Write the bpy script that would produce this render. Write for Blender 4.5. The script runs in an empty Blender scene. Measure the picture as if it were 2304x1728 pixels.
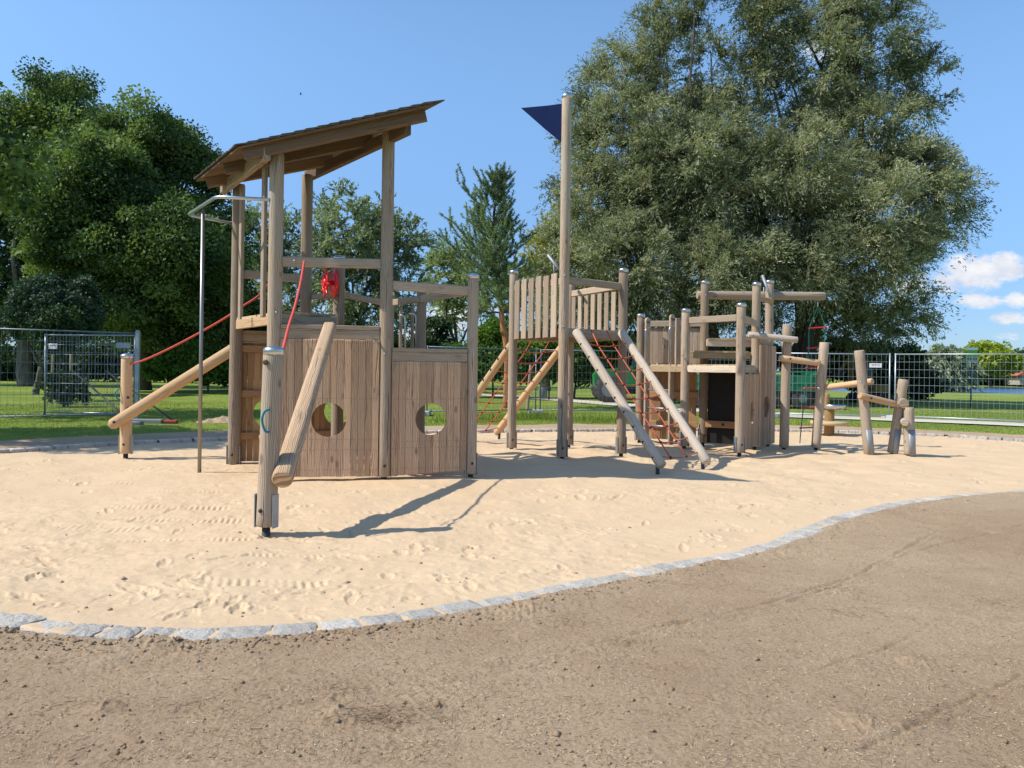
import bpy, math, random
import numpy as np
from mathutils import Vector, Matrix
random.seed(7); RNG = np.random.default_rng(7)
S = bpy.context.scene
COL = S.collection

# ------------------------------------------------------------------ camera, sky, sun
F, CAMH, HOR, ROLL = 1700.0, 1.4, -30.0, math.radians(0.8)
cam_d = bpy.data.cameras.new('camera'); cam = bpy.data.objects.new('camera', cam_d); COL.objects.link(cam)
cam_d.sensor_width = 36; cam_d.lens = 36*F/2304; cam_d.shift_y = HOR/2304; cam_d.clip_end = 3000; cam_d.clip_start = .05
cam.matrix_world = Matrix.Translation((0, 0, CAMH)) @ Matrix.Rotation(math.pi/2, 4, 'X') @ Matrix.Rotation(ROLL, 4, 'Z')
S.camera = cam
S.render.resolution_x = 1024; S.render.resolution_y = 768
S.view_settings.view_transform = 'Standard'; S.view_settings.look = 'None'; S.view_settings.gamma = 1
S.view_settings.exposure = 0.22

SUN_EL = math.radians(47); SUN_FROM = Vector((-1, -0.26, 0)).normalized()
sd = Vector((SUN_FROM.x*math.cos(SUN_EL), SUN_FROM.y*math.cos(SUN_EL), math.sin(SUN_EL)))
sun_d = bpy.data.lights.new('sun', 'SUN'); sun = bpy.data.objects.new('sun', sun_d); COL.objects.link(sun)
sun_d.energy = 4.8; sun_d.angle = math.radians(.53); sun_d.color = (1, .95, .86)
sun.rotation_euler = sd.to_track_quat('Z', 'Y').to_euler()

W = bpy.data.worlds.new('World'); S.world = W; W.use_nodes = True
nt = W.node_tree; nt.nodes.clear()
def wn(t, **k):
    n = nt.nodes.new(t)
    for a, b in k.items(): setattr(n, a, b)
    return n
sky = wn('ShaderNodeTexSky'); sky.sky_type = 'NISHITA'; sky.sun_disc = False
sky.sun_elevation = SUN_EL; sky.sun_rotation = math.atan2(sd.x, sd.y)
sky.air_density = 1.0; sky.dust_density = .25; sky.ozone_density = 1.6; sky.altitude = 100
tc = wn('ShaderNodeTexCoord'); nrm = wn('ShaderNodeVectorMath', operation='NORMALIZE'); nt.links.new(tc.outputs['Generated'], nrm.inputs[0])
def wdir(px, py):
    u, v = px-1152, py-864
    u2 = u*math.cos(ROLL)+v*math.sin(ROLL); v2 = -u*math.sin(ROLL)+v*math.cos(ROLL)
    return Vector((u2/F, 1, -(v2-HOR)/F)).normalized()
def mth(op, a, b=None, c=None):
    n = wn('ShaderNodeMath', operation=op)
    for i, x in enumerate((a, b, c)):
        if x is None: continue
        if isinstance(x, (int, float)): n.inputs[i].default_value = x
        else: nt.links.new(x, n.inputs[i])
    return n.outputs[0]
noi = wn('ShaderNodeTexNoise'); noi.inputs['Scale'].default_value = 58; noi.inputs['Detail'].default_value = 9; noi.inputs['Roughness'].default_value = .68
mp = wn('ShaderNodeMapping'); mp.inputs['Scale'].default_value = (1, 1, 1.6); nt.links.new(nrm.outputs[0], mp.inputs['Vector']); nt.links.new(mp.outputs[0], noi.inputs['Vector'])
sepc = wn('ShaderNodeSeparateXYZ'); nt.links.new(nrm.outputs[0], sepc.inputs[0])
az = mth('DIVIDE', sepc.outputs[0], sepc.outputs[1]); el = mth('DIVIDE', sepc.outputs[2], sepc.outputs[1])
front = mth('GREATER_THAN', sepc.outputs[1], 0.05)
total = None
# cloud puffs: centre (photo direction), half-width, half-height in tangent units, density
PUFF = [(2190, 615, 80, 44, 1.2), (2265, 600, 48, 34, 1.2), (2130, 635, 50, 30, 1.0), (2060, 640, 70, 26, .7), (2205, 678, 60, 18, 1.0), (2292, 676, 34, 20, 1.1),
        (2280, 716, 60, 15, .9), (2268, 757, 36, 9, .5), (1860, 110, 60, 34, .7), (1010, 715, 75, 42, .9), (960, 760, 80, 26, .8), (1080, 690, 60, 22, .5),
        (1680, 480, 120, 50, .6), (1760, 330, 90, 40, .4), (2420, 640, 90, 45, 1), (2520, 700, 120, 25, .8), (1560, 700, 120, 26, .6), (780, 690, 90, 26, .5),
        (640, 720, 80, 22, .5), (-300, 500, 180, 60, .7), (2800, 400, 160, 60, .8)]
for (px, py, a, b, dns) in PUFF:
    d = wdir(px, py); cx, cz = d.x/d.y, d.z/d.y
    ex = mth('POWER', mth('DIVIDE', mth('SUBTRACT', az, cx), a/F*1.15), 2); ez = mth('POWER', mth('DIVIDE', mth('SUBTRACT', el, cz), b/F*1.15), 2)
    g = mth('MULTIPLY', mth('MAXIMUM', mth('SUBTRACT', 1.0, mth('ADD', ex, ez)), 0.0), dns)
    total = g if total is None else mth('MAXIMUM', total, g)
dens = mth('MULTIPLY', total, front)
raw = mth('ADD', mth('MULTIPLY', dens, 1.15), mth('MULTIPLY', mth('SUBTRACT', noi.outputs['Fac'], .47), 3.2))
mr = wn('ShaderNodeMapRange', interpolation_type='SMOOTHSTEP'); nt.links.new(raw, mr.inputs[0]); mr.inputs[1].default_value = .12; mr.inputs[2].default_value = 1.25
cf = mth('MULTIPLY', mr.outputs[0], mth('MINIMUM', mth('MULTIPLY', dens, 4.0), 1.0))
mix = wn('ShaderNodeMix', data_type='RGBA'); nt.links.new(cf, mix.inputs['Factor'])
hsv = wn('ShaderNodeHueSaturation'); hsv.inputs['Saturation'].default_value = 1.0; hsv.inputs['Value'].default_value = 1.0
tint = wn('ShaderNodeMix', data_type='RGBA', blend_type='MULTIPLY'); tint.inputs[0].default_value = 1; hz_ = wn('ShaderNodeMapRange', interpolation_type='SMOOTHSTEP'); nt.links.new(sepc.outputs[2], hz_.inputs[0]); hz_.inputs[1].default_value = 0.0; hz_.inputs[2].default_value = .42; tg = wn('ShaderNodeMix', data_type='RGBA'); nt.links.new(hz_.outputs[0], tg.inputs['Factor']); tg.inputs[6].default_value = (.37, .50, .76, 1); tg.inputs[7].default_value = (1.0, 1.19, 1.29, 1); nt.links.new(tg.outputs[2], tint.inputs[7]); nt.links.new(sky.outputs[0], tint.inputs[6]); nt.links.new(tint.outputs[2], hsv.inputs['Color']); nt.links.new(hsv.outputs[0], mix.inputs[6]); ccol = wn('ShaderNodeMix', data_type='RGBA'); n2_ = wn('ShaderNodeTexNoise'); n2_.inputs['Scale'].default_value = 40; n2_.inputs['Detail'].default_value = 5; nt.links.new(mp.outputs[0], n2_.inputs['Vector']); mr2 = wn('ShaderNodeMapRange'); nt.links.new(n2_.outputs['Fac'], mr2.inputs[0]); mr2.inputs[1].default_value = .35; mr2.inputs[2].default_value = .62; nt.links.new(mr2.outputs[0], ccol.inputs['Factor']); ccol.inputs[6].default_value = (4.0, 4.3, 5.0, 1); ccol.inputs[7].default_value = (5.4, 5.45, 5.6, 1); nt.links.new(ccol.outputs[2], mix.inputs[7])
bg = wn('ShaderNodeBackground'); bg.inputs['Strength'].default_value = .15; nt.links.new(mix.outputs[2], bg.inputs['Color'])
wo = wn('ShaderNodeOutputWorld'); nt.links.new(bg.outputs[0], wo.inputs['Surface'])

# ------------------------------------------------------------------ pixel -> place helpers (survey of the photograph)
def unroll(px, py):
    u, v = px-1152, py-864
    return u*math.cos(ROLL)+v*math.sin(ROLL), -u*math.sin(ROLL)+v*math.cos(ROLL)-HOR
def P(px, py, Y):
    u, v = unroll(px, py); return Vector((u*Y/F, Y, CAMH-v*Y/F))
def G(px, py, z=0.0):
    u, v = unroll(px, py); Y = (CAMH-z)*F/v; return Vector((u*Y/F, Y, z))
def V(*a): return Vector(a)

# ------------------------------------------------------------------ materials
MATS = {}
class NT:
    def __init__(s, name):
        s.m = bpy.data.materials.new(name); s.m.use_nodes = True; s.t = s.m.node_tree; s.t.nodes.clear()
        s.out = s.n('ShaderNodeOutputMaterial'); MATS[name] = s.m
    def n(s, t, **k):
        n = s.t.nodes.new(t)
        for a, b in k.items(): setattr(n, a, b)
        return n
    def l(s, a, b): s.t.links.new(a, b)
    def put(s, sock, x):
        if x is None: return
        if hasattr(x, 'type') and hasattr(x, 'links'): s.l(x, sock)
        elif isinstance(x, tuple) and len(x) == 3 and sock.type == 'RGBA': sock.default_value = (*x, 1)
        else: sock.default_value = x
    def math(s, op, a, b=None, clamp=False):
        n = s.n('ShaderNodeMath', operation=op); n.use_clamp = clamp; s.put(n.inputs[0], a); s.put(n.inputs[1], b); return n.outputs[0]
    def noise(s, vec, scale, detail=4, rough=.55, dist=0):
        n = s.n('ShaderNodeTexNoise'); s.l(vec, n.inputs['Vector']); n.inputs['Scale'].default_value = scale
        n.inputs['Detail'].default_value = detail; n.inputs['Roughness'].default_value = rough; n.inputs['Distortion'].default_value = dist; return n.outputs['Fac']
    def mapr(s, x, a, b, c=0., d=1., smooth=True):
        n = s.n('ShaderNodeMapRange'); n.interpolation_type = 'SMOOTHSTEP' if smooth else 'LINEAR'
        s.l(x, n.inputs[0])
        for i, q in enumerate((a, b, c, d)): n.inputs[i+1].default_value = q
        return n.outputs[0]
    def mix(s, f, a, b, mode='MIX'):
        n = s.n('ShaderNodeMix', data_type='RGBA', blend_type=mode); s.put(n.inputs[0], f); s.put(n.inputs[6], a); s.put(n.inputs[7], b); return n.outputs[2]
    def scale(s, vec, sc):
        n = s.n('ShaderNodeMapping'); s.l(vec, n.inputs[0]); n.inputs['Scale'].default_value = sc; return n.outputs[0]
    def bump(s, h, strength, dist):
        n = s.n('ShaderNodeBump'); n.inputs['Strength'].default_value = strength; n.inputs['Distance'].default_value = dist; s.l(h, n.inputs['Height']); return n.outputs[0]
    def bsdf(s, col, rough=.8, normal=None, metal=0., spec=.3, **k):
        b = s.n('ShaderNodeBsdfPrincipled'); s.put(b.inputs['Base Color'], col); s.put(b.inputs['Roughness'], rough); s.put(b.inputs['Metallic'], metal)
        b.inputs['Specular IOR Level'].default_value = spec
        if normal is not None: s.l(normal, b.inputs['Normal'])
        s.l(b.outputs[0], s.out.inputs['Surface']); return b
    def obj(s): return s.n('ShaderNodeTexCoord').outputs['Object']
    def uv(s): return s.n('ShaderNodeTexCoord').outputs['UV']
    def geo(s): return s.n('ShaderNodeNewGeometry').outputs['Position']
    def attr(s, name): return s.n('ShaderNodeAttribute', attribute_name=name).outputs['Fac']

def wood(name, light, dark, grey, greyness=.5, grain=1., rough=.82, knots=.7):
    t = NT(name); uv = t.uv(); tone = t.attr('tone')
    lo = t.noise(t.scale(uv, (1.3, 6, 1)), 1.0, 3)                                 # wandering of the grain
    w = t.n('ShaderNodeVectorMath', operation='ADD'); cv = t.n('ShaderNodeCombineXYZ')
    t.l(t.math('MULTIPLY', lo, .10), cv.inputs[1]); t.l(uv, w.inputs[0]); t.l(cv.outputs[0], w.inputs[1])
    g1 = t.noise(t.scale(w.outputs[0], (1.6, 85, 1)), 1.0, 5, .6, .3)
    g2 = t.noise(t.scale(w.outputs[0], (5, 330, 1)), 1.0, 3, .6)
    rings = t.n('ShaderNodeTexWave', wave_type='BANDS', bands_direction='Y'); t.l(t.scale(w.outputs[0], (.35, 14, 1)), rings.inputs['Vector'])
    rings.inputs['Scale'].default_value = 1.6; rings.inputs['Distortion'].default_value = 5.5; rings.inputs['Detail'].default_value = 2; rings.inputs['Detail Scale'].default_value = .9
    vo = t.n('ShaderNodeTexVoronoi'); t.l(t.scale(uv, (1.7, 4.2, 1)), vo.inputs['Vector']); vo.inputs['Scale'].default_value = 1.35
    kn = t.mapr(vo.outputs['Distance'], .06, .15, 1, 0)
    mixg = t.math('ADD', t.math('MULTIPLY', g1, .55), t.math('MULTIPLY', rings.outputs['Fac'], .45))
    c = t.mix(t.mapr(mixg, .36, .64), dark, light)
    big = t.noise(t.scale(uv, (1.1, 3.5, 1)), 1.0, 4, .6)
    c = t.mix(t.math('MULTIPLY', t.mapr(big, .32, .68), greyness), c, grey)
    tn = t.n('ShaderNodeHueSaturation'); t.l(c, tn.inputs['Color']); t.l(t.math('ADD', t.math('MULTIPLY', tone, .62), .72), tn.inputs['Value']); tn.inputs['Saturation'].default_value = 1
    c = tn.outputs['Color']
    crack = t.mapr(t.noise(t.scale(w.outputs[0], (.9, 38, 1)), 1.0, 2, .5), .29, .37, 1, 0)
    c = t.mix(t.math('MULTIPLY', crack, .75*grain), c, tuple(x*.28 for x in dark))
    crack2 = t.mapr(t.noise(t.scale(w.outputs[0], (.4, 15, 1)), 1.0, 3, .45), .25, .29, 1, 0)
    c = t.mix(t.math('MULTIPLY', crack2, .8*grain), c, tuple(x*.22 for x in dark))
    stain = t.mapr(t.noise(t.scale(uv, (2.2, 7, 1)), 1.0, 5, .65), .52, .72); c = t.mix(t.math('MULTIPLY', stain, .45), c, tuple(x*.62 for x in dark))
    c = t.mix(t.math('MULTIPLY', kn, knots), c, tuple(x*.45 for x in dark))
    streak = t.mapr(g2, .3, .7); c = t.mix(t.math('MULTIPLY', streak, .28), c, tuple(min(1, x*1.18) for x in light))
    h = t.math('SUBTRACT', t.math('ADD', t.math('MULTIPLY', g1, .7), t.math('MULTIPLY', rings.outputs['Fac'], .35)), t.math('MULTIPLY', crack, 1.2))
    t.bsdf(c, rough, t.bump(h, .55*grain, .006), spec=.2)
wood('wood_post', (.43, .32, .22), (.165, .112, .074), (.33, .29, .235), .65, 1.)
wood('wood_log', (.56, .375, .21), (.44, .265, .13), (.47, .37, .26), .35, .6)
wood('wood_logcarved', (.54, .38, .235), (.25, .14, .075), (.45, .35, .25), .3, 1.0, knots=.5)
wood('wood_bleached', (.58, .48, .375), (.36, .275, .20), (.53, .46, .38), .5, .8, knots=.35)
wood('wood_plank', (.58, .385, .24), (.25, .145, .082), (.40, .30, .215), .45, 1.)
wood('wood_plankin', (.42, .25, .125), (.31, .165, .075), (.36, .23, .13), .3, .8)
wood('wood_slat', (.46, .35, .245), (.23, .165, .11), (.38, .32, .255), .6, .8, knots=.35)
wood('wood_deck', (.46, .34, .20), (.34, .235, .13), (.40, .31, .20), .4, .8, knots=.5)
wood('wood_roof', (.20, .128, .078), (.10, .062, .038), (.16, .115, .083), .4, .8)
wood('wood_yellow', (.40, .25, .10), (.24, .135, .05), (.34, .23, .12), .4, .8)

def simple(name, col, rough=.6, metal=0., spec=.4, nscale=0, namp=.2, bump=0, bdist=.005):
    t = NT(name); o = t.obj(); c = col; nrmn = None
    if nscale:
        n = t.noise(o, nscale, 5, .6); c = t.mix(n, tuple(x*(1-namp) for x in col), tuple(min(1, x*(1+namp)) for x in col))
        if bump: nrmn = t.bump(n, bump, bdist)
    t.bsdf(c, rough, nrmn, metal, spec)
simple('steel', (.56, .57, .58), .32, 1., .5, 14, .12)
simple('red_worn', (.30, .05, .05), .8, 0, .2, 20, .3)
simple('steel_dull', (.30, .285, .26), .45, .9, .5, 14, .2)
simple('galv', (.36, .385, .41), .5, .85, .5, 22, .25)
simple('galv_dull', (.30, .315, .33), .6, .5, .4, 30, .25)
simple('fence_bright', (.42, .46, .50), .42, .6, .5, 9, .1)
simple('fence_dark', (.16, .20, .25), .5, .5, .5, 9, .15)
simple('foot_dark', (.035, .045, .045), .6, .3, .4, 20, .3)
simple('bolt_dark', (.03, .026, .024), .5, .2, .4)
simple('rope_red', (.56, .085, .06), .75, 0, .3, 60, .25, .6, .004)
simple('rope_orange', (.52, .115, .055), .75, 0, .3, 60, .25, .6, .004)
simple('rope_teal', (.015, .20, .27), .8, 0, .3, 60, .4, .8, .004)
simple('rope_green', (.01, .22, .15), .8, 0, .3, 60, .3, .8, .004)
simple('red_plastic', (.72, .012, .018), .3, 0, .5, 12, .1)
simple('rung_red', (.62, .03, .03), .4, 0, .5)
simple('clamp_black', (.018, .014, .014), .5, 0, .4)
simple('flag_navy', (.006, .014, .085), .45, 0, .4, 8, .15)
simple('blackboard', (.012, .009, .007), .55, 0, .35, 9, .5)
simple('shingle', (.10, .08, .068), .9, 0, .2, 14, .45, .5, .01)
simple('sign_white', (.75, .76, .78), .5); simple('sign_red', (.6, .05, .06), .5); simple('sign_green', (.16, .42, .06), .5); simple('sign_pale', (.50, .62, .45), .5)
simple('sign_grey', (.30, .34, .40), .5); simple('pole_blue', (.05, .08, .15), .5)
simple('concrete', (.42, .41, .38), .9, 0, .2, 18, .25, .4, .004)
simple('concrete_dark', (.20, .21, .20), .9, 0, .2, 18, .25, .4, .004)
simple('tractor_green', (.015, .19, .05), .35, 0, .5, 5, .1)
simple('trailer_green', (.02, .17, .08), .45, 0, .5, 5, .2)  # green darkened all over to stand for the willow's shade
simple('tyre', (.06, .055, .05), .85, 0, .2, 30, .3); simple('rim_grey', (.17, .175, .175), .5, .2, .4, 5, .1)
simple('dark_metal', (.03, .032, .035), .5, .3, .4, 5, .3); simple('glass_dark', (.03, .05, .06), .08, 0, .6)
simple('digger_yellow', (.30, .17, .03), .5, 0, .4, 6, .2)
simple('bin_grey', (.15, .17, .18), .6, .2, .4, 10, .2); simple('pot_black', (.015, .016, .017), .7)
simple('roof_tile', (.42, .13, .075), .8, 0, .2, 3, .2); simple('plaster', (.34, .33, .28), .9)
simple('birdmat', (.03, .03, .035), .8)
simple('pebble', (.36, .25, .16), .9); simple('stone_grey', (.22, .20, .17), .9, 0, .2, 30, .4, .6, .01)
def bark(name, col):
    t = NT(name); o = t.obj(); n = t.noise(t.scale(o, (6, 6, 1.2)), 1.5, 6, .7)
    t.bsdf(t.mix(t.mapr(n, .3, .7), tuple(x*.5 for x in col), tuple(x*1.35 for x in col)), .95, t.bump(n, .8, .05), spec=.1)
bark('bark_dark', (.085, .072, .058)); bark('bark_grey', (.16, .145, .12)); bark('bark_orange', (.38, .165, .075))
def leafmat(name, a, b, trans=.35, rough=.6):
    t = NT(name); tone = t.attr('tone'); o = t.geo()
    n = t.noise(o, .45, 3, .6)
    f = t.math('ADD', t.math('MULTIPLY', tone, .65), t.math('MULTIPLY', n, .35))
    c = t.mix(t.mapr(f, .2, .8), a, b)
    p = t.bsdf(c, rough, spec=.25)
    tr = t.n('ShaderNodeBsdfTranslucent'); t.l(t.mix(1.0, c, (1.15, 1.25, .55), 'MULTIPLY'), tr.inputs['Color'])
    m = t.n('ShaderNodeMixShader'); m.inputs[0].default_value = trans; t.l(p.outputs[0], m.inputs[1]); t.l(tr.outputs[0], m.inputs[2]); t.l(m.outputs[0], t.out.inputs['Surface'])
leafmat('leaf_maple', (.026, .062, .020), (.215, .285, .085), .32)
leafmat('leaf_deep', (.018, .045, .014), (.045, .085, .025), .2)
leafmat('leaf_purple', (.025, .052, .032), (.065, .11, .06), .15, .6)
leafmat('leaf_bigwillow', (.100, .125, .070), (.400, .400, .250), .36)
leafmat('leaf_willow', (.13, .175, .10), (.33, .375, .225), .35)
leafmat('leaf_paleshrub', (.20, .25, .12), (.36, .41, .21), .4)
leafmat('leaf_yellow', (.22, .23, .05), (.44, .40, .10), .4)
leafmat('leaf_pine', (.09, .145, .075), (.27, .34, .16), .3)
leafmat('leaf_hedge', (.06, .13, .02), (.17, .26, .045), .4)
leafmat('leaf_far', (.06, .11, .035), (.12, .19, .055), .3)
leafmat('leaf_lime', (.20, .27, .02), (.38, .42, .04), .4)
leafmat('leaf_grass', (.10, .155, .022), (.24, .30, .055), .4)
leafmat('leaf_drygrass', (.12, .11, .05), (.22, .19, .09), .2)

# ground materials
t = NT('sand'); g = t.geo()
a = t.noise(g, 1.3, 5, .6); b = t.noise(g, 34, 4, .65); c3 = t.noise(g, 260, 2, .7); d4 = t.noise(g, 900, 1, .5)
col = t.mix(t.mapr(a, .3, .7), (.615, .445, .275), (.66, .485, .305))
col = t.mix(t.mapr(b, .3, .75, 0, .35), col, (.53, .39, .25))
col = t.mix(t.mapr(c3, .25, .42, .5, 0), col, (.40, .28, .17))
h = t.math('ADD', t.math('MULTIPLY', b, 1.0), t.math('ADD', t.math('MULTIPLY', c3, .45), t.math('MULTIPLY', d4, .15)))
t.bsdf(col, .95, t.bump(h, .55, .012), spec=.12)
t = NT('soil'); g = t.geo()
a = t.noise(g, .55, 6, .7); b = t.noise(g, 9, 6, .7); c3 = t.noise(g, 75, 5, .75); d4 = t.noise(g, 420, 3, .7)
col = t.mix(t.mapr(a, .22, .72), (.41, .275, .17), (.56, .415, .265))
col = t.mix(t.mapr(b, .52, .80, 0, .65), col, (.32, .185, .105))
col = t.mix(t.mapr(c3, .38, .52, .6, 0), col, (.29, .19, .115))
col = t.mix(t.mapr(d4, .56, .74, 0, .75), col, (.58, .46, .32))
col = t.mix(t.mapr(t.noise(g, 2.3, 4, .6), .60, .75, 0, .45), col, (.56, .44, .31))
h = t.math('ADD', t.math('MULTIPLY', c3, 1.0), t.math('ADD', t.math('MULTIPLY', b, 1.2), t.math('MULTIPLY', d4, .55)))
t.bsdf(col, .97, t.bump(h, .8, .02), spec=.08)
t = NT('lawn'); g = t.geo()
a = t.noise(g, .25, 5, .6); b = t.noise(g, 3, 5, .65); c3 = t.noise(g, 40, 3, .7)
col = t.mix(t.mapr(a, .35, .65), (.17, .235, .035), (.27, .32, .06))
col = t.mix(t.mapr(b, .5, .75, 0, .55), col, (.23, .25, .075))
col = t.mix(t.mapr(c3, .3, .5, .5, 0), col, (.04, .08, .015))
t.bsdf(col, .95, t.bump(c3, .8, .05), spec=.1)
t = NT('pathmat'); g = t.geo(); b = t.noise(g, 8, 5, .65)
t.bsdf(t.mix(b, (.50, .45, .37), (.62, .57, .49)), .95, t.bump(b, .3, .01), spec=.1)
t = NT('granite'); g = t.geo(); tone = t.attr('tone')
b = t.noise(g, 30, 5, .7); c3 = t.noise(g, 300, 3, .8); fine = t.noise(t.scale(g, (1, 3, 1)), 14, 4, .7)
col = t.mix(t.mapr(c3, .35, .65), (.34, .31, .27), (.63, .58, .51))
col = t.mix(t.mapr(fine, .5, .7, 0, .4), col, (.26, .25, .235)); col = t.mix(t.mapr(b, .55, .75, 0, .6), col, (.55, .48, .38))
hs = t.n('ShaderNodeHueSaturation'); t.l(col, hs.inputs['Color']); t.l(t.math('ADD', t.math('MULTIPLY', tone, .35), .82), hs.inputs['Value'])
t.bsdf(hs.outputs[0], .85, t.bump(t.math('ADD', b, fine), .9, .02), spec=.25)
t = NT('water'); g = t.geo(); w_ = t.noise(t.scale(g, (.5, 2.0, 1)), 1.2, 4, .6)
t.bsdf((.06, .13, .26), .35, t.bump(w_, .35, .2), spec=.5)
t = NT('straw'); t.bsdf(t.mix(t.attr('tone'), (.19, .115, .065), (.58, .47, .30)), .8, spec=.2)

# ------------------------------------------------------------------ scene graph helpers
class MB:
    """collects shapes for ONE mesh object"""
    def __init__(s): s.v = []; s.f = []; s.uv = []; s.m = []; s.t = []; s.sm = []
    def face(s, idx, uvs, m=0, tone=.5, smooth=False): s.f.append(idx); s.uv.append(uvs); s.m.append(m); s.t.append(tone); s.sm.append(smooth)
    def ring_tube(s, rings, m=0, tone=None, smooth=True, cap0=True, cap1=True, u0=None, vscale=None):
        """rings: list of lists of points (closed cross sections); UV u along, v around in metres"""
        if tone is None: tone = random.random()
        if u0 is None: u0 = random.uniform(0, 50)
        v0 = random.uniform(0, 50); n = len(rings[0]); base = len(s.v)
        for r in rings: s.v.extend([tuple(p) for p in r])
        u = u0; arc = [0]
        for k in range(n): arc.append(arc[-1]+(Vector(rings[0][k])-Vector(rings[0][(k+1) % n])).length)
        if max(arc) < 1e-6: arc = [k*.02 for k in range(n+1)]
        cen = [sum((Vector(p) for p in r), Vector())/n for r in rings]
        for i in range(len(rings)-1):
            du = (cen[i+1]-cen[i]).length; a = base+i*n; b = a+n
            for k in range(n):
                k2 = (k+1) % n
                s.face((a+k, a+k2, b+k2, b+k), ((u, v0+arc[k]), (u, v0+arc[k+1]), (u+du, v0+arc[k+1]), (u+du, v0+arc[k])), m, tone, smooth)
            u += du
        for c, ri in ((cap0, 0), (cap1, len(rings)-1)):
            if not c: continue
            idx = [base+ri*n+k for k in range(n)]
            if ri == 0: idx = idx[::-1]
            rr = rings[ri]; cc = cen[ri]; ex = (Vector(rr[0])-cc)
            ex = ex.normalized() if ex.length > 1e-9 else Vector((1, 0, 0))
            nn = (Vector(rr[n//4])-cc).cross(ex); ey = nn.cross(ex); ey = ey.normalized() if ey.length > 1e-9 else Vector((0, 1, 0))
            order = [i-base-ri*n for i in idx]
            s.face(tuple(idx), tuple((u0+(Vector(rr[o])-cc).dot(ex), v0+7+(Vector(rr[o])-cc).dot(ey)*.35) for o in order), m, tone, False)
    def frame(s, d, up=(0, 0, 1)):
        d = Vector(d).normalized(); up = Vector(up)
        if abs(d.dot(up)) > .98: up = Vector((0, 1, 0))
        x = d.cross(up).normalized(); y = x.cross(d).normalized(); return d, x, y      # x: sideways, y: upwards
    def log(s, p0, p1, r0, r1=None, n=18, seg=8, m=0, wob=.025, bevel=.012, tone=None, flat=None, smooth=True):
        p0 = Vector(p0); p1 = Vector(p1); r1 = r1 if r1 is not None else r0; L = (p1-p0).length; d, x, y = s.frame(p1-p0)
        ph = [random.uniform(0, 6.28) for _ in range(6)]
        ts = [0, bevel/L] + [bevel/L+(1-2*bevel/L)*i/seg for i in range(1, seg)] + [1-bevel/L, 1]
        rings = []
        for i, tt in enumerate(ts):
            r = r0+(r1-r0)*tt
            if i in (0, len(ts)-1): r -= bevel*.8
            ring = []
            for k in range(n):
                an = 2*math.pi*k/n
                rr = r*(1+wob*(math.sin(an*2+ph[0]+tt*3)*.6+math.sin(an*3+ph[1]+tt*L*2.2)*.35+math.sin(tt*L*3.1+ph[2])*.5))
                px_, py_ = math.cos(an)*rr, math.sin(an)*rr
                if flat is not None: py_ = min(py_, flat*r)
                ring.append(p0+d*(L*tt)+x*px_+y*py_)
            rings.append(ring)
        s.ring_tube(rings, m, tone, smooth)
    def beam(s, p0, p1, w, h, m=0, ch=.007, tone=None, up=(0, 0, 1), roundr=None):
        """squared timber; w sideways, h along up; chamfered arrises"""
        p0 = Vector(p0); p1 = Vector(p1); d, x, y = s.frame(p1-p0, up); L = (p1-p0).length
        ch = min(ch, w*.3, h*.3)
        def ring(q, k):
            a, b = w/2-k, h/2-k; c = max(ch-k, .0006)
            pts = [(a, -b+c), (a, b-c), (a-c, b), (-a+c, b), (-a, b-c), (-a, -b+c), (-a+c, -b), (a-c, -b)]
            return [q+x*i+y*j for i, j in pts]
        e = min(ch*.6, L*.2)
        s.ring_tube([ring(p0, e), ring(p0+d*e, 0), ring(p1-d*e, 0), ring(p1, e)], m, tone, False)
    def box(s, c, sx, sy, sz, m=0, rot=0, ch=.004, tone=None):
        c = Vector(c); R = Matrix.Rotation(rot, 3, 'Z')
        s.beam(c+R@V(0, 0, -sz/2), c+R@V(0, 0, sz/2), sx, sy, m, ch, tone, up=R@V(0, 1, 0))
    def tube(s, pts, r, n=8, m=0, tone=None, cap=True, rr=None):
        pts = [Vector(p) for p in pts]; rings = []; prev = None
        for i, p in enumerate(pts):
            d = (pts[min(i+1, len(pts)-1)]-pts[max(i-1, 0)]).normalized()
            if prev is None: _, x, y = s.frame(d)
            else:
                x = prev-d*prev.dot(d); x = x.normalized() if x.length > 1e-6 else s.frame(d)[1]; y = x.cross(d).normalized()
            prev = x; q = rr[i] if rr else r
            rings.append([p+x*math.cos(2*math.pi*k/n)*q+y*math.sin(2*math.pi*k/n)*q for k in range(n)])
        s.ring_tube(rings, m, tone, True, cap, cap)
    def lathe(s, c, prof, n=20, m=0, axis=(0, 0, 1), tone=None, smooth=True):
        c = Vector(c); d, x, y = s.frame(axis)
        rings = [[c+d*h+x*math.cos(2*math.pi*k/n)*max(r, 1e-4)+y*math.sin(2*math.pi*k/n)*max(r, 1e-4) for k in range(n)] for r, h in prof]
        s.ring_tube(rings, m, tone, smooth)
    def prism(s, pts, nrm, th, m=0, tone=.5):
        """closed outline pts extruded by th along nrm"""
        nv = Vector(nrm).normalized()*th; a = [Vector(p) for p in pts]; b = [p+nv for p in a]; base = len(s.v); n = len(a)
        s.v.extend([tuple(p) for p in a+b]); ex = (a[1]-a[0]).normalized(); ey = Vector(nrm).normalized().cross(ex)
        q = [((p-a[0]).dot(ex), (p-a[0]).dot(ey)) for p in a]
        s.face(tuple(range(base, base+n))[::-1], tuple(q[::-1]), m, tone); s.face(tuple(range(base+n, base+2*n)), tuple(q), m, tone)
        for k in range(n):
            k2 = (k+1) % n; s.face((base+k, base+k2, base+n+k2, base+n+k), (q[k], q[k2], (q[k2][0], q[k2][1]+th), (q[k][0], q[k][1]+th)), m, tone)
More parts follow.
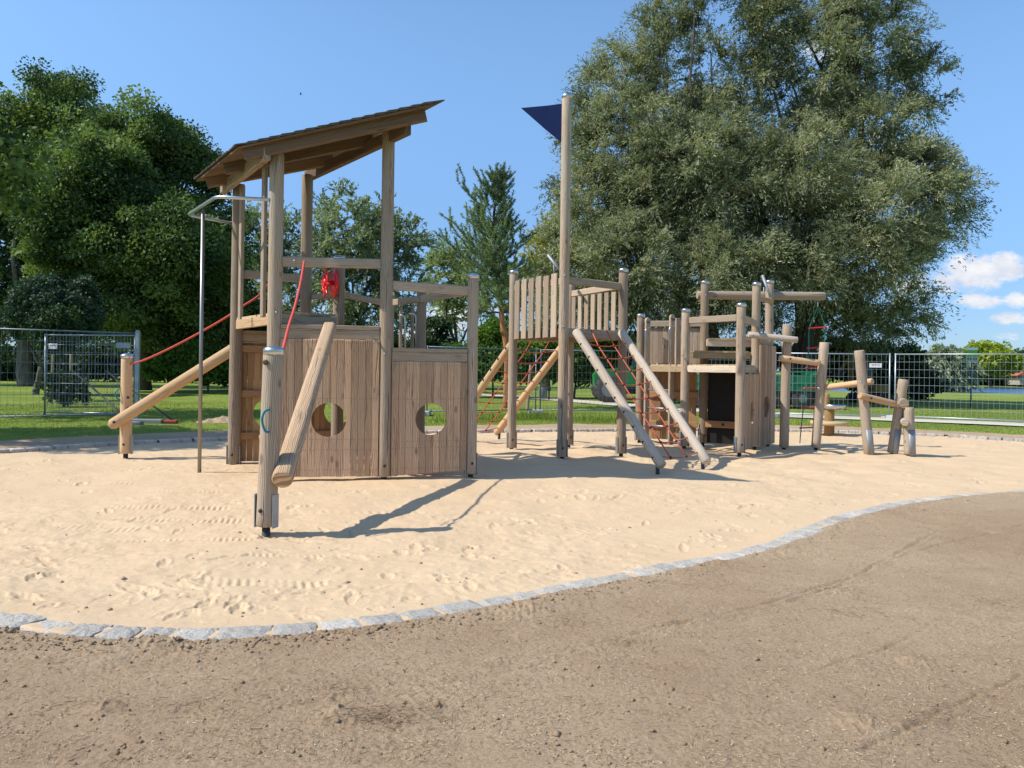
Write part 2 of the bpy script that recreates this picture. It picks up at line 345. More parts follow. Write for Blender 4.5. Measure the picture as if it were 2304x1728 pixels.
    def planks(s, a, b, z0, z1, th=.028, pw=.098, gap=.004, hole=None, m=0, nail=1, nails=(), jag=.004, both=False):
        """vertical boards from a to b (xy), front face on the right-hand side of a->b; hole=(dist, z, r)"""
        a = V(a[0], a[1], 0); b = V(b[0], b[1], 0); L = (b-a).length; d = (b-a)/L; nr = V(d.y, -d.x, 0)   # outward
        n = max(1, round(L/pw)); w = L/n
        zf = z0 if callable(z0) else (lambda q: z0); zt = z1 if callable(z1) else (lambda q: z1)
        for i in range(n):
            s0, s1 = i*w+gap/2, (i+1)*w-gap/2; tone = random.random(); u0, v0 = random.uniform(0, 60), random.uniform(0, 60)
            off = random.uniform(0, .003); jb = random.uniform(-jag, jag); jt = random.uniform(-jag, jag)
            xs = [s0, s1]
            if hole:
                hs, hz, hr = hole
                lo, hi = max(s0, hs-hr), min(s1, hs+hr)
                if hi > lo: xs = sorted(set([s0, s1]+list(np.linspace(lo, hi, 7))))
            for j in range(len(xs)-1):
                qa, qb = xs[j], xs[j+1]; mid = (qa+qb)/2
                za, zb = zf(mid)+jb, zt(mid)+jt; segs = [((za, za), (zb, zb), True, False)]
                if hole and abs(mid-hs) < hr:
                    da = math.sqrt(max(0, hr*hr-(qa-hs)**2)); db = math.sqrt(max(0, hr*hr-(qb-hs)**2))
                    segs = [((za, za), (hz-da, hz-db), False, True), ((hz+da, hz+db), (zb, zb), True, True)]
                for (l0, l1), (h0, h1), top, rim in segs:
                    def pt(q, z, dep): return a+d*q+nr*(off-dep)+V(0, 0, z)
                    c = .010 if top else 0
                    B = len(s.v)
                    s.v.extend([tuple(p) for p in (pt(qa, l0, 0), pt(qb, l1, 0), pt(qb, h1-c, 0), pt(qa, h0-c, 0),
                                                   pt(qa, l0, th), pt(qb, l1, th), pt(qb, h1, th), pt(qa, h0, th), pt(qa, h0, c), pt(qb, h1, c))])
                    def U(q, z): return (u0+z, v0+q)
                    s.face((B, B+1, B+2, B+3), (U(qa, l0), U(qb, l1), U(qb, h1), U(qa, h0)), m, tone)
                    s.face((B+5, B+4, B+7, B+6), (U(qb, l1), U(qa, l0), U(qa, h0), U(qb, h1)), m, tone)
                    if top: s.face((B+3, B+2, B+9, B+8), (U(qa, h0), U(qb, h1), U(qb, h1+.01), U(qa, h0+.01)), m, tone); s.face((B+8, B+9, B+6, B+7), (U(qa, h0), U(qb, h1), U(qb, h1+.02), U(qa, h0+.02)), m, tone)
                    else: s.face((B+3, B+2, B+6, B+7), (U(qa, h0), U(qb, h1), U(qb, h1+.02), U(qa, h0+.02)), m, tone)
                    s.face((B+4, B+5, B+1, B), (U(qa, l0-.02), U(qb, l1-.02), U(qb, l1), U(qa, l0)), m, tone)
                    if j == 0: s.face((B+4, B, B+3, B+7), (U(qa-.02, l0), U(qa, l0), U(qa, h0), U(qa-.02, h0)), m, tone)
                    if j == len(xs)-2: s.face((B+1, B+5, B+6, B+2), (U(qb, l1), U(qb+.02, l1), U(qb+.02, h1), U(qb, h1)), m, tone)
            for zn in nails:
                if hole and abs((s0+s1)/2-hs) < hr and abs(zn-hz) < hr+.01: continue
                for q in (s0+w*.26, s1-w*.26):
                    c = a+d*q+nr*(off+.0015)+V(0, 0, zn+random.uniform(-.006, .006)); B = len(s.v)
                    for k in range(6): s.v.append(tuple(c+d*math.cos(k*1.047)*.0048+V(0, 0, math.sin(k*1.047)*.0048)))
                    s.face(tuple(range(B, B+6)), ((0, 0),)*6, nail, .5)
    def build(s, name, mats, parent=None, root=None):
        if isinstance(mats, str): mats = [mats]
        off = V(0, 0, 0)
        r = root or parent
        while r is not None and r.parent is not None: r = r.parent
        if r is not None: off = r.location
        me = bpy.data.meshes.new(name)
        me.from_pydata([(p[0]-off.x, p[1]-off.y, p[2]-off.z) for p in s.v], [], s.f)
        for m in mats: me.materials.append(MATS[m])
        uvl = me.uv_layers.new(name='UVMap'); uvl.data.foreach_set('uv', [c for fu in s.uv for q in fu for c in q])
        me.polygons.foreach_set('material_index', s.m); me.polygons.foreach_set('use_smooth', s.sm)
        at = me.attributes.new('tone', 'FLOAT', 'FACE'); at.data.foreach_set('value', [float(x) for x in s.t])
        me.update()
        o = bpy.data.objects.new(name, me); COL.objects.link(o)
        if parent is not None: o.parent = parent
        return o

def tag(o, label=None, cat=None, group=None, kind=None):
    if label: o['label'] = label
    if cat: o['category'] = cat
    if group: o['group'] = group
    if kind: o['kind'] = kind
    return o
def thing(name, loc, label, cat, group=None):
    o = bpy.data.objects.new(name, None); o.location = Vector(loc); o.empty_display_size = .2; COL.objects.link(o)
    return tag(o, label, cat, group)
def tree_copy(o, parent=None):
    c = o.copy(); COL.objects.link(c); c.parent = parent
    for ch in o.children: tree_copy(ch, c)
    return c

def npmesh(name, verts, quads, mat, tone=None, smooth=False, parent=None, tris=None):
    """fast mesh from numpy arrays"""
    me = bpy.data.meshes.new(name); nv = len(verts); fq = quads if quads is not None else tris; k = fq.shape[1]; nf = len(fq)
    me.vertices.add(nv); me.vertices.foreach_set('co', np.ascontiguousarray(verts, dtype=np.float32).ravel())
    me.loops.add(nf*k); me.loops.foreach_set('vertex_index', np.ascontiguousarray(fq, dtype=np.int32).ravel())
    me.polygons.add(nf); me.polygons.foreach_set('loop_start', np.arange(0, nf*k, k, dtype=np.int32))
    if smooth: me.polygons.foreach_set('use_smooth', np.ones(nf, dtype=bool))
    me.update(calc_edges=True)
    if tone is not None:
        at = me.attributes.new('tone', 'FLOAT', 'FACE'); at.data.foreach_set('value', tone.astype(np.float32))
    me.materials.append(MATS[mat]); me.validate(verbose=False)
    o = bpy.data.objects.new(name, me); COL.objects.link(o)
    if parent is not None: o.parent = parent
    return o

# ------------------------------------------------------------------ terrain
def hash2(ix, iy, seed):
    h = (ix.astype(np.int64)*374761393+iy.astype(np.int64)*668265263+seed*1442695041) & 0xffffffff
    h = ((h ^ (h >> 13))*1274126177) & 0xffffffff
    return ((h ^ (h >> 16)) & 0xffffff)/float(0xffffff)
def vn(x, y, sc, seed=0):
    x = x/sc; y = y/sc; ix = np.floor(x); iy = np.floor(y); fx = x-ix; fy = y-iy
    fx = fx*fx*(3-2*fx); fy = fy*fy*(3-2*fy); ix = ix.astype(np.int64); iy = iy.astype(np.int64)
    a = hash2(ix, iy, seed); b = hash2(ix+1, iy, seed); c = hash2(ix, iy+1, seed); d = hash2(ix+1, iy+1, seed)
    return (a*(1-fx)+b*fx)*(1-fy)+(c*(1-fx)+d*fx)*fy-.5
def catmull(pts, n, closed=True):
    out = []; N = len(pts)
    for i in range(N):
        p0, p1, p2, p3 = (np.array(pts[(i+k-1) % N]) for k in range(4))
        for j in range(n):
            t = j/n; out.append(.5*((2*p1)+(-p0+p2)*t+(2*p0-5*p1+4*p2-p3)*t*t+(-p0+3*p1-3*p2+p3)*t**3))
    return np.array(out)
front_px_ = [(0, 1383), (120, 1402), (300, 1413), (480, 1416), (640, 1408), (800, 1394), (950, 1374), (1100, 1349), (1250, 1320), (1400, 1291), (1550, 1262), (1700, 1233),
            (1800, 1198), (1880, 1166), (1950, 1146), (2050, 1126), (2200, 1110), (2304, 1103)]
back_px = [(2304, 988), (2150, 979), (2000, 973), (1850, 968), (1700, 965), (1500, 965), (1300, 966), (1100, 968), (900, 971), (700, 977), (500, 985), (250, 996), (0, 1012)]
ring = [tuple(G(*p, z=.045).xy) for p in front_px_]
ring += [(8.2, 10.0), (10.6, 11.6), (12.6, 14.0), (12.9, 16.0)]
ring += [tuple(G(*p, z=.06).xy) for p in back_px]
ring += [(-9.6, 10.2), (-9.2, 7.6), (-7.2, 5.6), (-4.8, 4.7)]
LOOP = catmull(ring, 8)
def sdist(x, y):
    """signed distance to the sandpit outline, negative inside"""
    shp = x.shape; x = x.ravel().astype(np.float32); y = y.ravel().astype(np.float32); A = LOOP.astype(np.float32); B = np.roll(A, -1, 0)
    best = np.full(len(x), 1e9, np.float32); ins = np.zeros(len(x), bool)
    for (ax, ay), (bx, by) in zip(A, B):
        dx, dy = bx-ax, by-ay; t_ = np.clip(((x-ax)*dx+(y-ay)*dy)/(dx*dx+dy*dy+1e-12), 0, 1)
        best = np.minimum(best, (x-ax-t_*dx)**2+(y-ay-t_*dy)**2)
        c = (ay > y) != (by > y)
        if abs(dy) > 1e-9: ins ^= c & (x < dx*(y-ay)/dy+ax)
    d = np.sqrt(best); return np.where(ins, -d, d).reshape(shp)
def sstep(a, b, x): t_ = np.clip((x-a)/(b-a), 0, 1); return t_*t_*(3-2*t_)

tracks = []   # tyre / shovel tread patches: centre px, length, width, angle, pitch
for (px, py, L, Wd, an, pit, am) in [(375, 1142, 1.15, .17, 2, .055, .012), (400, 1168, 1.15, .14, -2, .055, .012), (395, 1108, .9, .12, 1, .05, .006), (640, 1245, .55, .12, 5, .05, .010),
                                 (590, 1305, .85, .18, 3, .06, .011), (680, 1318, .5, .14, 80, .05, .008), (200, 1185, .9, .16, -6, .06, .007), (200, 1090, 1.1, .15, 0, .06, .006), (420, 1212, 1.0, .10, 2, .05, .010),
                                 (470, 1090, 1.3, .15, 30, .05, .006), (760, 1150, 1.6, .2, 4, .09, .006), (1640, 1132, .7, .14, -20, .06, .008), (1230, 1195, 1.0, .2, 12, .07, .005), (1900, 1080, .9, .3, 3, .08, .008),
                                 (2050, 1082, .7, .2, 3, .08, .006), (1350, 1110, 2.0, .3, 3, .1, .004), (1330, 1290, 1.3, .2, 22, .09, .006), (900, 1330, 1.5, .16, 10, .1, .006)]:
    q = G(px, py); tracks.append((q.x, q.y, L, Wd, math.radians(an), pit, am))
prints = []
rr_ = random.Random(3)
for _ in range(520):
    px, py = rr_.uniform(-150, 2400), rr_.choice([rr_.uniform(990, 1130), rr_.uniform(1040, 1400), rr_.uniform(1150, 1400)]); q = G(px, py)
    prints.append((q.x, q.y, rr_.uniform(.05, .15), rr_.uniform(.03, .06), rr_.uniform(0, 3.14), rr_.uniform(.003, .013)))
POSTS_XY = []     # filled for trampled sand around feet
def sand_h(x, y, detail=True):
    z = .05*vn(x, y, 3.1, 1)+.034*vn(x, y, 1.1, 2)+.026*vn(x, y, .42, 3)
    rough = np.clip(.55+1.1*vn(x, y, 1.7, 9), .15, 1.1)
    z += rough*(.013*vn(x, y, .17, 4)+.011*vn(x, y, .075, 5)+.0055*vn(x, y, .032, 6))
    z += .007*rough*vn(x*.35+y*.1, y, .06, 12)                                   # raked ridges running across
    # dug-over heaps under the equipment
    heap = np.exp(-((y-12.8)/2.6)**2)*np.exp(-((x-2.2)/5.5)**2)
    z += heap*(.13*np.abs(vn(x, y*1.2, .75, 21))+.075*vn(x, y*1.5, .33, 22))
    for (cx, cy, L, Wd, an, pit, am) in tracks:
        dx, dy = x-cx, y-cy; m = (np.abs(dx) < L) & (np.abs(dy) < L)
        if not m.any(): continue
        u = dx[m]*math.cos(an)+dy[m]*math.sin(an); v = -dx[m]*math.sin(an)+dy[m]*math.cos(an)
        wgt = sstep(L/2+.05, L/2-.05, np.abs(u)+.12*vn(u, v, .2, 5))*sstep(Wd/2+.02, Wd/2-.02, np.abs(v)+.04*vn(u, v, .1, 8))
        z[m] += wgt*(.5*am*np.sign(np.sin(2*math.pi*(u+.25*v)/pit))*np.abs(np.sin(2*math.pi*(u+.25*v)/pit))**.5*(.7+1.2*vn(u, v, .15, 77))-.006)
    for (cx, cy, a_, b_, an, dep) in prints:
        m = (np.abs(x-cx) < .3) & (np.abs(y-cy) < .3)
        if not m.any(): continue
        dx, dy = x[m]-cx, y[m]-cy; u = (dx*math.cos(an)+dy*math.sin(an))/a_; v = (-dx*math.sin(an)+dy*math.cos(an))/b_
        r = np.sqrt(u*u+v*v)+.35*vn(u*3, v*3, 1., 5)
        z[m] += -dep*sstep(1.0, .65, r)+dep*.55*np.exp(-((r-1.2)/.25)**2)*(u > -.3)
    return z
ruts = []
for pts in [[(300, 1535), (560, 1530), (900, 1508), (1130, 1500), (1400, 1460)], [(1500, 1425), (1720, 1375), (1930, 1310), (2110, 1205)], [(960, 1560), (1180, 1520), (1480, 1425), (1660, 1400), (1720, 1392)],
            [(1830, 1520), (2000, 1470), (2110, 1410), (2304, 1355)], [(1960, 1290), (2100, 1240), (2304, 1190)], [(100, 1620), (500, 1612), (760, 1590), (900, 1590)], [(1930, 1710), (2050, 1650), (2200, 1570), (2304, 1530)],
            [(250, 1475), (420, 1472), (540, 1465)], [(1780, 1370), (1850, 1345), (1900, 1330)]]:
    ruts.append([tuple(G(*p).xy) for p in pts])
clods_c = [tuple(G(px, py).xy)+(r,) for px, py, r in [(235, 1608, .07), (1190, 1385, .12), (900, 1375, .16), (360, 1455, .12), (1590, 1215+60, .1), (1930, 1640, .1), (2060, 1500, .08), (760, 1625, .07), (1900, 1350, .1)]]
def soil_h(x, y, d):
    z = .04*vn(x, y, 2.7, 31)+.018*vn(x, y, .8, 32)+.010*vn(x, y, .21, 33)
    band = np.exp(-(d/.42)**2)*(y < 13)
    r1 = .5-np.abs(vn(x, y, .085, 34))*2; r2 = .5-np.abs(vn(x, y, .038, 35))*2
    patch = np.clip(vn(x, y, .45, 36)*2.4+.15, 0, 1)
    z += (.06+.22*patch+1.1*band)*(.008*r1+.007*r2)+(.0022+.002*patch)*vn(x, y, .017, 37)*2
    z += band*(.02*np.clip(vn(x, y, .2, 38)+.1, 0, 1))
    for poly in ruts:
        for (ax, ay), (bx, by) in zip(poly[:-1], poly[1:]):
            dx, dy = bx-ax, by-ay; t_ = np.clip(((x-ax)*dx+(y-ay)*dy)/(dx*dx+dy*dy), 0, 1)
            q = np.sqrt((x-ax-t_*dx)**2+(y-ay-t_*dy)**2)+.03*vn(x, y, .15, 39)
            z += (-.009*np.exp(-(q/.012)**2)+.006*np.exp(-((q-.032)/.02)**2)*(.5+r1))*(.4+vn(x, y, .5, 40)+.5)
    for cx, cy, r in clods_c:
        q = np.sqrt((x-cx)**2+((y-cy)*1.2)**2)/r; z += np.exp(-q*q)*(.018+.03*np.clip(r2, 0, 1))
    return z
LAWN_Z = .05
def pgrid(py0, py1, dpy, u0, u1, du):
    pys = np.arange(py0, py1, -dpy); Ys = CAMH*F/(pys-834.); us = np.arange(u0, u1, du)/F
    X = Ys[:, None]*us[None, :]; Y = np.repeat(Ys[:, None], len(us), 1); return X, Y
def gridfaces(nr, nc, keep):
    i = np.arange(nr*nc).reshape(nr, nc); q = np.stack([i[:-1, :-1], i[:-1, 1:], i[1:, 1:], i[1:, :-1]], -1)
    k = keep[:-1, :-1] | keep[:-1, 1:] | keep[1:, 1:] | keep[1:, :-1]
    return q[k]
def compact(verts, faces):
    used = np.zeros(len(verts), bool); used[faces.ravel()] = True; idx = np.cumsum(used)-1; return verts[used], idx[faces]
# sand
X, Y = pgrid(1460, 955, 1.25, -1500, 1560, 2.6)
D = sdist(X, Y); Z = sand_h(X, Y); Z = Z*sstep(0, -.5, D)*1.0 + .008*sstep(-.3, -.05, D)+.012*sstep(-.10, -.05, D)+.010*vn(X, Y, .09, 51)*sstep(-.2, -.05, D) - .22*sstep(.055, .11, D)
Z += .012*sstep(-.15, -.02, D)*np.clip(vn(X, Y, .35, 50)*2, 0, 1)
fc = gridfaces(*X.shape, D < .12); vs, fc = compact(np.stack([X.ravel(), Y.ravel(), Z.ravel()], 1), fc)
o = npmesh('sand', vs, fc, 'sand', smooth=True); tag(o, kind='structure')
# soil, near side
X, Y = pgrid(2050, 1085, 1.5, -1500, 1560, 2.6)
D = sdist(X, Y); Z = soil_h(X, Y, D)*sstep(0, .12, D)+.030*sstep(.04, .09, D)-.20*sstep(.075, .03, D)
keep = (D > .0) & (Y < 9.9)
fc = gridfaces(*X.shape, keep); vs, fc = compact(np.stack([X.ravel(), Y.ravel(), Z.ravel()], 1), fc)
o = npmesh('soil', vs, fc, 'soil', smooth=True); tag(o, kind='structure')
# soil strip behind and beside the sandpit (ring around the outline)
def ringmesh(name, d0, d1, zfun, mat, step=.12, nseg=18, sel=None):
    C = LOOP; nx_ = np.roll(C, -1, 0)-np.roll(C, 1, 0); nx_ /= np.linalg.norm(nx_, axis=1)[:, None]; N = np.stack([nx_[:, 1], -nx_[:, 0]], 1)
    if sdist(C[:1, 0]+N[:1, 0]*.1, C[:1, 1]+N[:1, 1]*.1)[0] < 0: N = -N
    offs = np.linspace(d0, d1, nseg); X = C[:, 0][None]+N[:, 0][None]*offs[:, None]; Y = C[:, 1][None]+N[:, 1][None]*offs[:, None]
    X = np.hstack([X, X[:, :1]]); Y = np.hstack([Y, Y[:, :1]]); O = np.repeat(offs[:, None], X.shape[1], 1)
    Z = zfun(X, Y, O); k = np.ones(X.shape, bool) if sel is None else sel(X, Y)
    fc = gridfaces(*X.shape, k); vs, fc = compact(np.stack([X.ravel(), Y.ravel(), Z.ravel()], 1), fc)
    o = npmesh(name, vs, fc, mat, smooth=True); return tag(o, kind='structure')
far_sel = lambda X, Y: (Y > 9.6) | (X < -5.0)
ringmesh('soil', 0.0, 2.0, lambda X, Y, O: LAWN_Z+.012+.03*vn(X, Y, .6, 61)+.02*vn(X, Y, .2, 62)-.08*sstep(1.5, 2.0, O), 'soil', sel=far_sel)
# lawn: one sheet reaching the horizon, lower than the pit inside it
def lawn_z(X, Y):
    D = sdist(X, Y); z = LAWN_Z+.03*vn(X, Y, 6, 71)+.02*vn(X, Y, 1.1, 72)
    z = np.where(D < .5, -.35, np.where(D < 1.6, -.35+(D-.5)/1.1*.35+z, z)); z = np.where((Y < 9.5) & (D < 9), -.35, z)
    bank = sstep(64, 80, Y)*sstep(8, 30, X)
    return z*(1-bank)-1.6*bank
def axis(a, b, c, d, fine, coarse): return np.unique(np.concatenate([np.linspace(a, b, coarse), np.linspace(b, c, fine), np.linspace(c, d, coarse)]))
xs = axis(-900, -32, 45, 900, 260, 24); ys = axis(-60, 2, 95, 1500, 300, 24)
X, Y = np.meshgrid(xs, ys); Z = lawn_z(X, Y); fc = gridfaces(*X.shape, np.ones(X.shape, bool))
o = npmesh('lawn', np.stack([X.ravel(), Y.ravel(), Z.ravel()], 1), fc, 'lawn', smooth=True); tag(o, kind='structure')
# water of the lake and its far bank
lake = MB(); lake.v = [(14, 74, -1.05), (520, 66, -1.05), (520, 172, -1.05), (14, 172, -1.05)]; lake.face((0, 1, 2, 3), ((0, 0), (1, 0), (1, 1), (0, 1)))
tag(lake.build('water', 'water'), kind='structure')
xs = np.linspace(-60, 620, 120); ys = np.linspace(158, 420, 40); X, Y = np.meshgrid(xs, ys)
Z = -1.9+1.4*sstep(158, 178, Y+6*vn(X, Y, 14, 3))+2.2*sstep(172, 260, Y)+.8*vn(X, Y, 20, 4)
o = npmesh('terrain', np.stack([X.ravel(), Y.ravel(), Z.ravel()], 1), gridfaces(*X.shape, np.ones(X.shape, bool)), 'lawn', smooth=True); tag(o, kind='structure')
# pale path beyond the fence
pth = [G(700, 880, .05), G(1000, 886, .05), G(1180, 895, .05), G(1300, 904, .05), G(1400, 912, .05), G(1560, 924, .05), G(1740, 936, .05), G(1900, 942, .05), G(2010, 946, .05), G(2304, 958, .05), G(2700, 982, .05), G(3600, 1040, .05)]
mb = MB(); 
pp = [pth[0]+(pth[0]-pth[1])]+pth+[pth[-1]+(pth[-1]-pth[-2])]; cen = []
for i in range(1, len(pp)-2):
    for j in range(10):
        t_ = j/10; p0, p1, p2, p3 = pp[i-1], pp[i], pp[i+1], pp[i+2]
        cen.append(.5*((2*p1)+(-p0+p2)*t_+(2*p0-5*p1+4*p2-p3)*t_*t_+(-p0+3*p1-3*p2+p3)*t_**3))
for i, c in enumerate(cen):
    d = (cen[min(i+1, len(cen)-1)]-cen[max(i-1, 0)]).normalized(); nn = V(-d.y, d.x, 0)*.85
    z_ = LAWN_Z+.035
    mb.v += [(c.x-nn.x, c.y-nn.y, z_), (c.x+nn.x, c.y+nn.y, z_)]
    if i: mb.face((2*i-2, 2*i, 2*i+1, 2*i-1), ((0, 0), (1, 0), (1, 1), (0, 1)))
tag(mb.build('path', 'pathmat'), kind='structure')
# granite kerb, one laid row of cobbles
mb = MB(); C = LOOP; seg = np.linalg.norm(np.roll(C, -1, 0)-C, axis=1); cum = np.concatenate([[0], np.cumsum(seg)]); tot = cum[-1]
def at_s(s_): 
    s_ %= tot; i = np.searchsorted(cum, s_, 'right')-1; f_ = (s_-cum[i])/seg[i]; a_ = C[i]; b_ = C[(i+1) % len(C)]; d_ = (b_-a_)/seg[i]; return a_+(b_-a_)*f_, d_
s_ = 0; kr = random.Random(11)
while s_ < tot:
    L = kr.uniform(.17, .30); p, d = at_s(s_+L/2); nn = np.array([d[1], -d[0]]); back = p[1] > 9.8 or p[0] < -5
    if back: L = kr.uniform(.18, .26)
    wd = kr.uniform(.165, .20); zt = (.075 if back else .033)+kr.uniform(-.007, .007); gap = kr.uniform(.008, .026)
    nx, ny, tone = 6, 5, kr.random(); base = len(mb.v); off = kr.uniform(-.012, .012); sk = kr.uniform(-.015, .015); sd_ = kr.randrange(999)
    for j in range(ny+1):
        for i in range(nx+1):
            u = (i/nx-.5); v = (j/ny-.5); e = max(abs(u), abs(v)) > .49
            uu = u*(L-gap)+sk*v*2+kr.uniform(-.004, .004); vv = v*wd+off+kr.uniform(-.006, .006)*(1.6 if e else .3)
            z = zt+kr.uniform(-.004, .004)-(.010 if e else 0)
            mb.v.append((p[0]+d[0]*uu+nn[0]*vv, p[1]+d[1]*uu+nn[1]*vv, z))
    nb = len(mb.v); edge = [i for i in range(nx+1)]+[(j+1)*(nx+1)+nx for j in range(ny)]+[ny*(nx+1)+nx-1-i for i in range(nx)]+[(ny-1-j)*(nx+1) for j in range(ny-1)]
    for j in range(ny):
        for i in range(nx): a_ = base+j*(nx+1)+i; mb.face((a_, a_+1, a_+nx+2, a_+nx+1), ((0, 0),)*4, 0, tone, False)
    for e in edge: q = mb.v[base+e]; mb.v.append((q[0]+(p[0]-q[0])*-.02, q[1], -.12))
    for k in range(len(edge)):
        k2 = (k+1) % len(edge); mb.face((base+edge[k], nb+k, nb+k2, base+edge[k2]), ((0, 0),)*4, 0, tone, False)
    s_ += L
tag(mb.build('kerb', 'granite'), kind='structure')

# ------------------------------------------------------------------ timber helpers
def bolt(parent, p, n, r=.017, mat='bolt_dark'):
    mb = MB(); mb.lathe(p, [(r, -.004), (r, .004), (r*.8, .009), (r*.35, .0115)], 10, 0, n); return mb.build('bolt', mat, parent)
def post(root, x, y, ztop, r=.08, top=None, cap=True, foot='bracket', z0=.065, lean=(0, 0), mat='wood_post', bolts=(), name='post', ang=None, r1=None):
    mb = MB(); p0 = V(x, y, z0); p1 = V(x+lean[0], y+lean[1], ztop); mb.log(p0, p1, r, r1 or r*.97, 20, 14, wob=.018, bevel=.014)
    o = mb.build(name, mat, root)
    if cap:
        m = MB(); m.lathe(p1-V(0, 0, .045), [(r+.004, 0), (r+.005, .04), (r+.001, .052), (r*.72, .066), (r*.3, .073)], 24); m.build('post_cap', 'steel', o)
    if foot == 'bracket':
        a = ang if ang is not None else math.radians(random.choice([-28, -20, 24])); c, s2 = math.cos(a), math.sin(a)
        for k, sg in enumerate((-1, 1)):
            m = MB(); q = V(x+c*sg*(r+.004), y+s2*sg*(r+.004), 0)
            m.beam(q+V(0, 0, z0-.01), q+V(0, 0, z0+.27), .010, r*1.05, 0, .003, up=(-s2, c, 0)); m.build('foot_bracket', 'galv', o)
        m = MB(); m.lathe(V(x, y, -.25), [(.034, 0), (.034, .25+z0+.01)], 14); m.build('foot_tube', 'foot_dark', o)
        bolt(o, V(x-s2*0, y, z0+.14)+V(s2, -c, 0)*(r+.001), V(s2, -c, 0), .018)
    POSTS_XY.append((x, y))
    return o
def rail(root, a, b, w=.055, h=.115, mat='wood_slat', name='rail', up=(0, 0, 1), ch=.012):
    mb = MB(); mb.beam(a, b, w, h, 0, ch, up=up); return mb.build(name, mat, root)
def deck(root, poly, z, mat='wood_deck', th=.035, dirv=(1, 0), bw=.12, name='deck'):
    """boards laid over a convex polygon, running along dirv"""
    mb = MB(); d = V(dirv[0], dirv[1], 0).normalized(); n = V(-d.y, d.x, 0); pts = [V(p[0], p[1], 0) for p in poly]
    lo = min(p.dot(n) for p in pts); hi = max(p.dot(n) for p in pts); k = max(1, round((hi-lo)/bw)); w = (hi-lo)/k
    for i in range(k):
        c0, c1 = lo+i*w+.003, lo+(i+1)*w-.003; ends = []
        for c in (c0, c1):
            xs = []
            for a, b in zip(pts, pts[1:]+pts[:1]):
                da, db = a.dot(n)-c, b.dot(n)-c
                if da*db <= 0 and abs(da-db) > 1e-9: t_ = da/(da-db); xs.append((a+(b-a)*t_).dot(d))
            if len(xs) < 2: xs = None
            ends.append(xs)
        if not all(ends): continue
        a0, a1, b0, b1 = min(ends[0]), max(ends[0]), min(ends[1]), max(ends[1])
        out = [d*a0+n*c0, d*a1+n*c0, d*b1+n*c1, d*b0+n*c1]
        mb.prism([V(p.x, p.y, z-th) for p in out], (0, 0, 1), th+random.uniform(-.001, .001), 0, random.random())
    return mb.build(name, mat, root)
def rope_pts(a, b, sag, n=14):
    a = Vector(a); b = Vector(b); return [a+(b-a)*i/n-V(0, 0, sag*4*(i/n)*(1-i/n)) for i in range(n+1)]
def off2(a, b, d):
    """shift the segment a-b sideways (xy) to the right of its direction by d"""
    v = (Vector(b)-Vector(a)); v = V(v.x, v.y, 0).normalized(); n = V(v.y, -v.x, 0)*d; return n

# ================================================================== 1. play ship with roofed cabin
A = V(-3.92, 10.70, 0); B = V(-2.885, 9.16, 0); M = V(-1.572, 9.38, 0); R = V(-.515, 9.73, 0); Gp = V(-1.335, 11.04, 0); Fp = V(-1.94, 11.87, 0); C = V(-3.03, 11.05, 0); Dp = V(-2.30, 9.98, 0)
ship = thing('play_ship', (-2.2, 10.2, 0), 'wooden play ship on the sand with shingled cabin roof, round portholes and red ropes', 'play structure')
post(ship, A.x, A.y, 3.98, .087, cap=False, z0=.02, lean=(.02, 0), ang=0)
post(ship, B.x, B.y, 4.0, .086, cap=False, z0=.05)
post(ship, M.x, M.y, 4.43, .079, cap=False, ang=math.radians(14))
post(ship, C.x, C.y, 4.22, .083, cap=False, mat='wood_post')
post(ship, R.x, R.y, 2.62, .073, ang=math.radians(20))
post(ship, Gp.x, Gp.y, 2.6, .074); post(ship, Fp.x, Fp.y, 2.6, .075); post(ship, Dp.x, Dp.y, 2.86, .079)
def hull(a, b, z0, ztop, railtop, hole, out=.055, mat='wood_plank', nails=(), z0b=None):
    n = off2(a, b, 1.0); a2 = Vector(a)+n*out; b2 = Vector(b)+n*out; d = (b2-a2).normalized(); L = (b2-a2).length
    a3, b3 = a2+d*.075, b2-d*.075; mb = MB()
    zz = z0 if z0b is None else (lambda q: z0+(z0b-z0)*q/(b3-a3).length)
    mb.planks(a3.xy, b3.xy, zz, ztop, .028, .087, .004, hole, 0, 1, nails)
    o = mb.build('hull_wall', [mat, 'bolt_dark'], ship); o['label'] = 'upright planks with a round porthole' if hole else 'upright planks'
    m2 = MB(); h = (railtop-ztop); c = n*(-.035)
    m2.beam(a3+c+V(0, 0, ztop+h*.35), b3+c+V(0, 0, ztop+h*.35), .05, h*.70, 0, .006); m2.beam(a3+c+V(0, 0, ztop+h*.855), b3+c+V(0, 0, ztop+h*.855), .062, h*.30, 0, .006)
    m2.build('top_rail', 'wood_slat', ship)
    c = n*(-.05)
    for z in (.42, 1.02, ztop-.08):
        if hole and abs(z-hole[1]) < hole[2]+.05: continue
        m3 = MB(); m3.beam(a3+c+V(0, 0, z), b3+c+V(0, 0, z), .04, .10, 0, .006); m3.build('wall_batten', 'wood_plankin', ship)
    return o
NL = (.16, .36, .60, 1.05, 1.71)
hull(B, M, .075, 1.755, 1.925, ((P(741, 944, 9.3)-B).xy.length-.075, .768, .208), nails=(.16, .40, .53, 1.03, 1.71))
hull(M, R, .07, 1.50, 1.665, (.50, .775, .2), nails=(.16, .42, .5, 1.03, 1.46), z0b=.12)
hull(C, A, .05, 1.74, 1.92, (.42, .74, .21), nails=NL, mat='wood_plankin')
hull(Fp, C, .05, 1.5, 1.67, (.76, .76, .21), nails=NL, mat='wood_plankin')
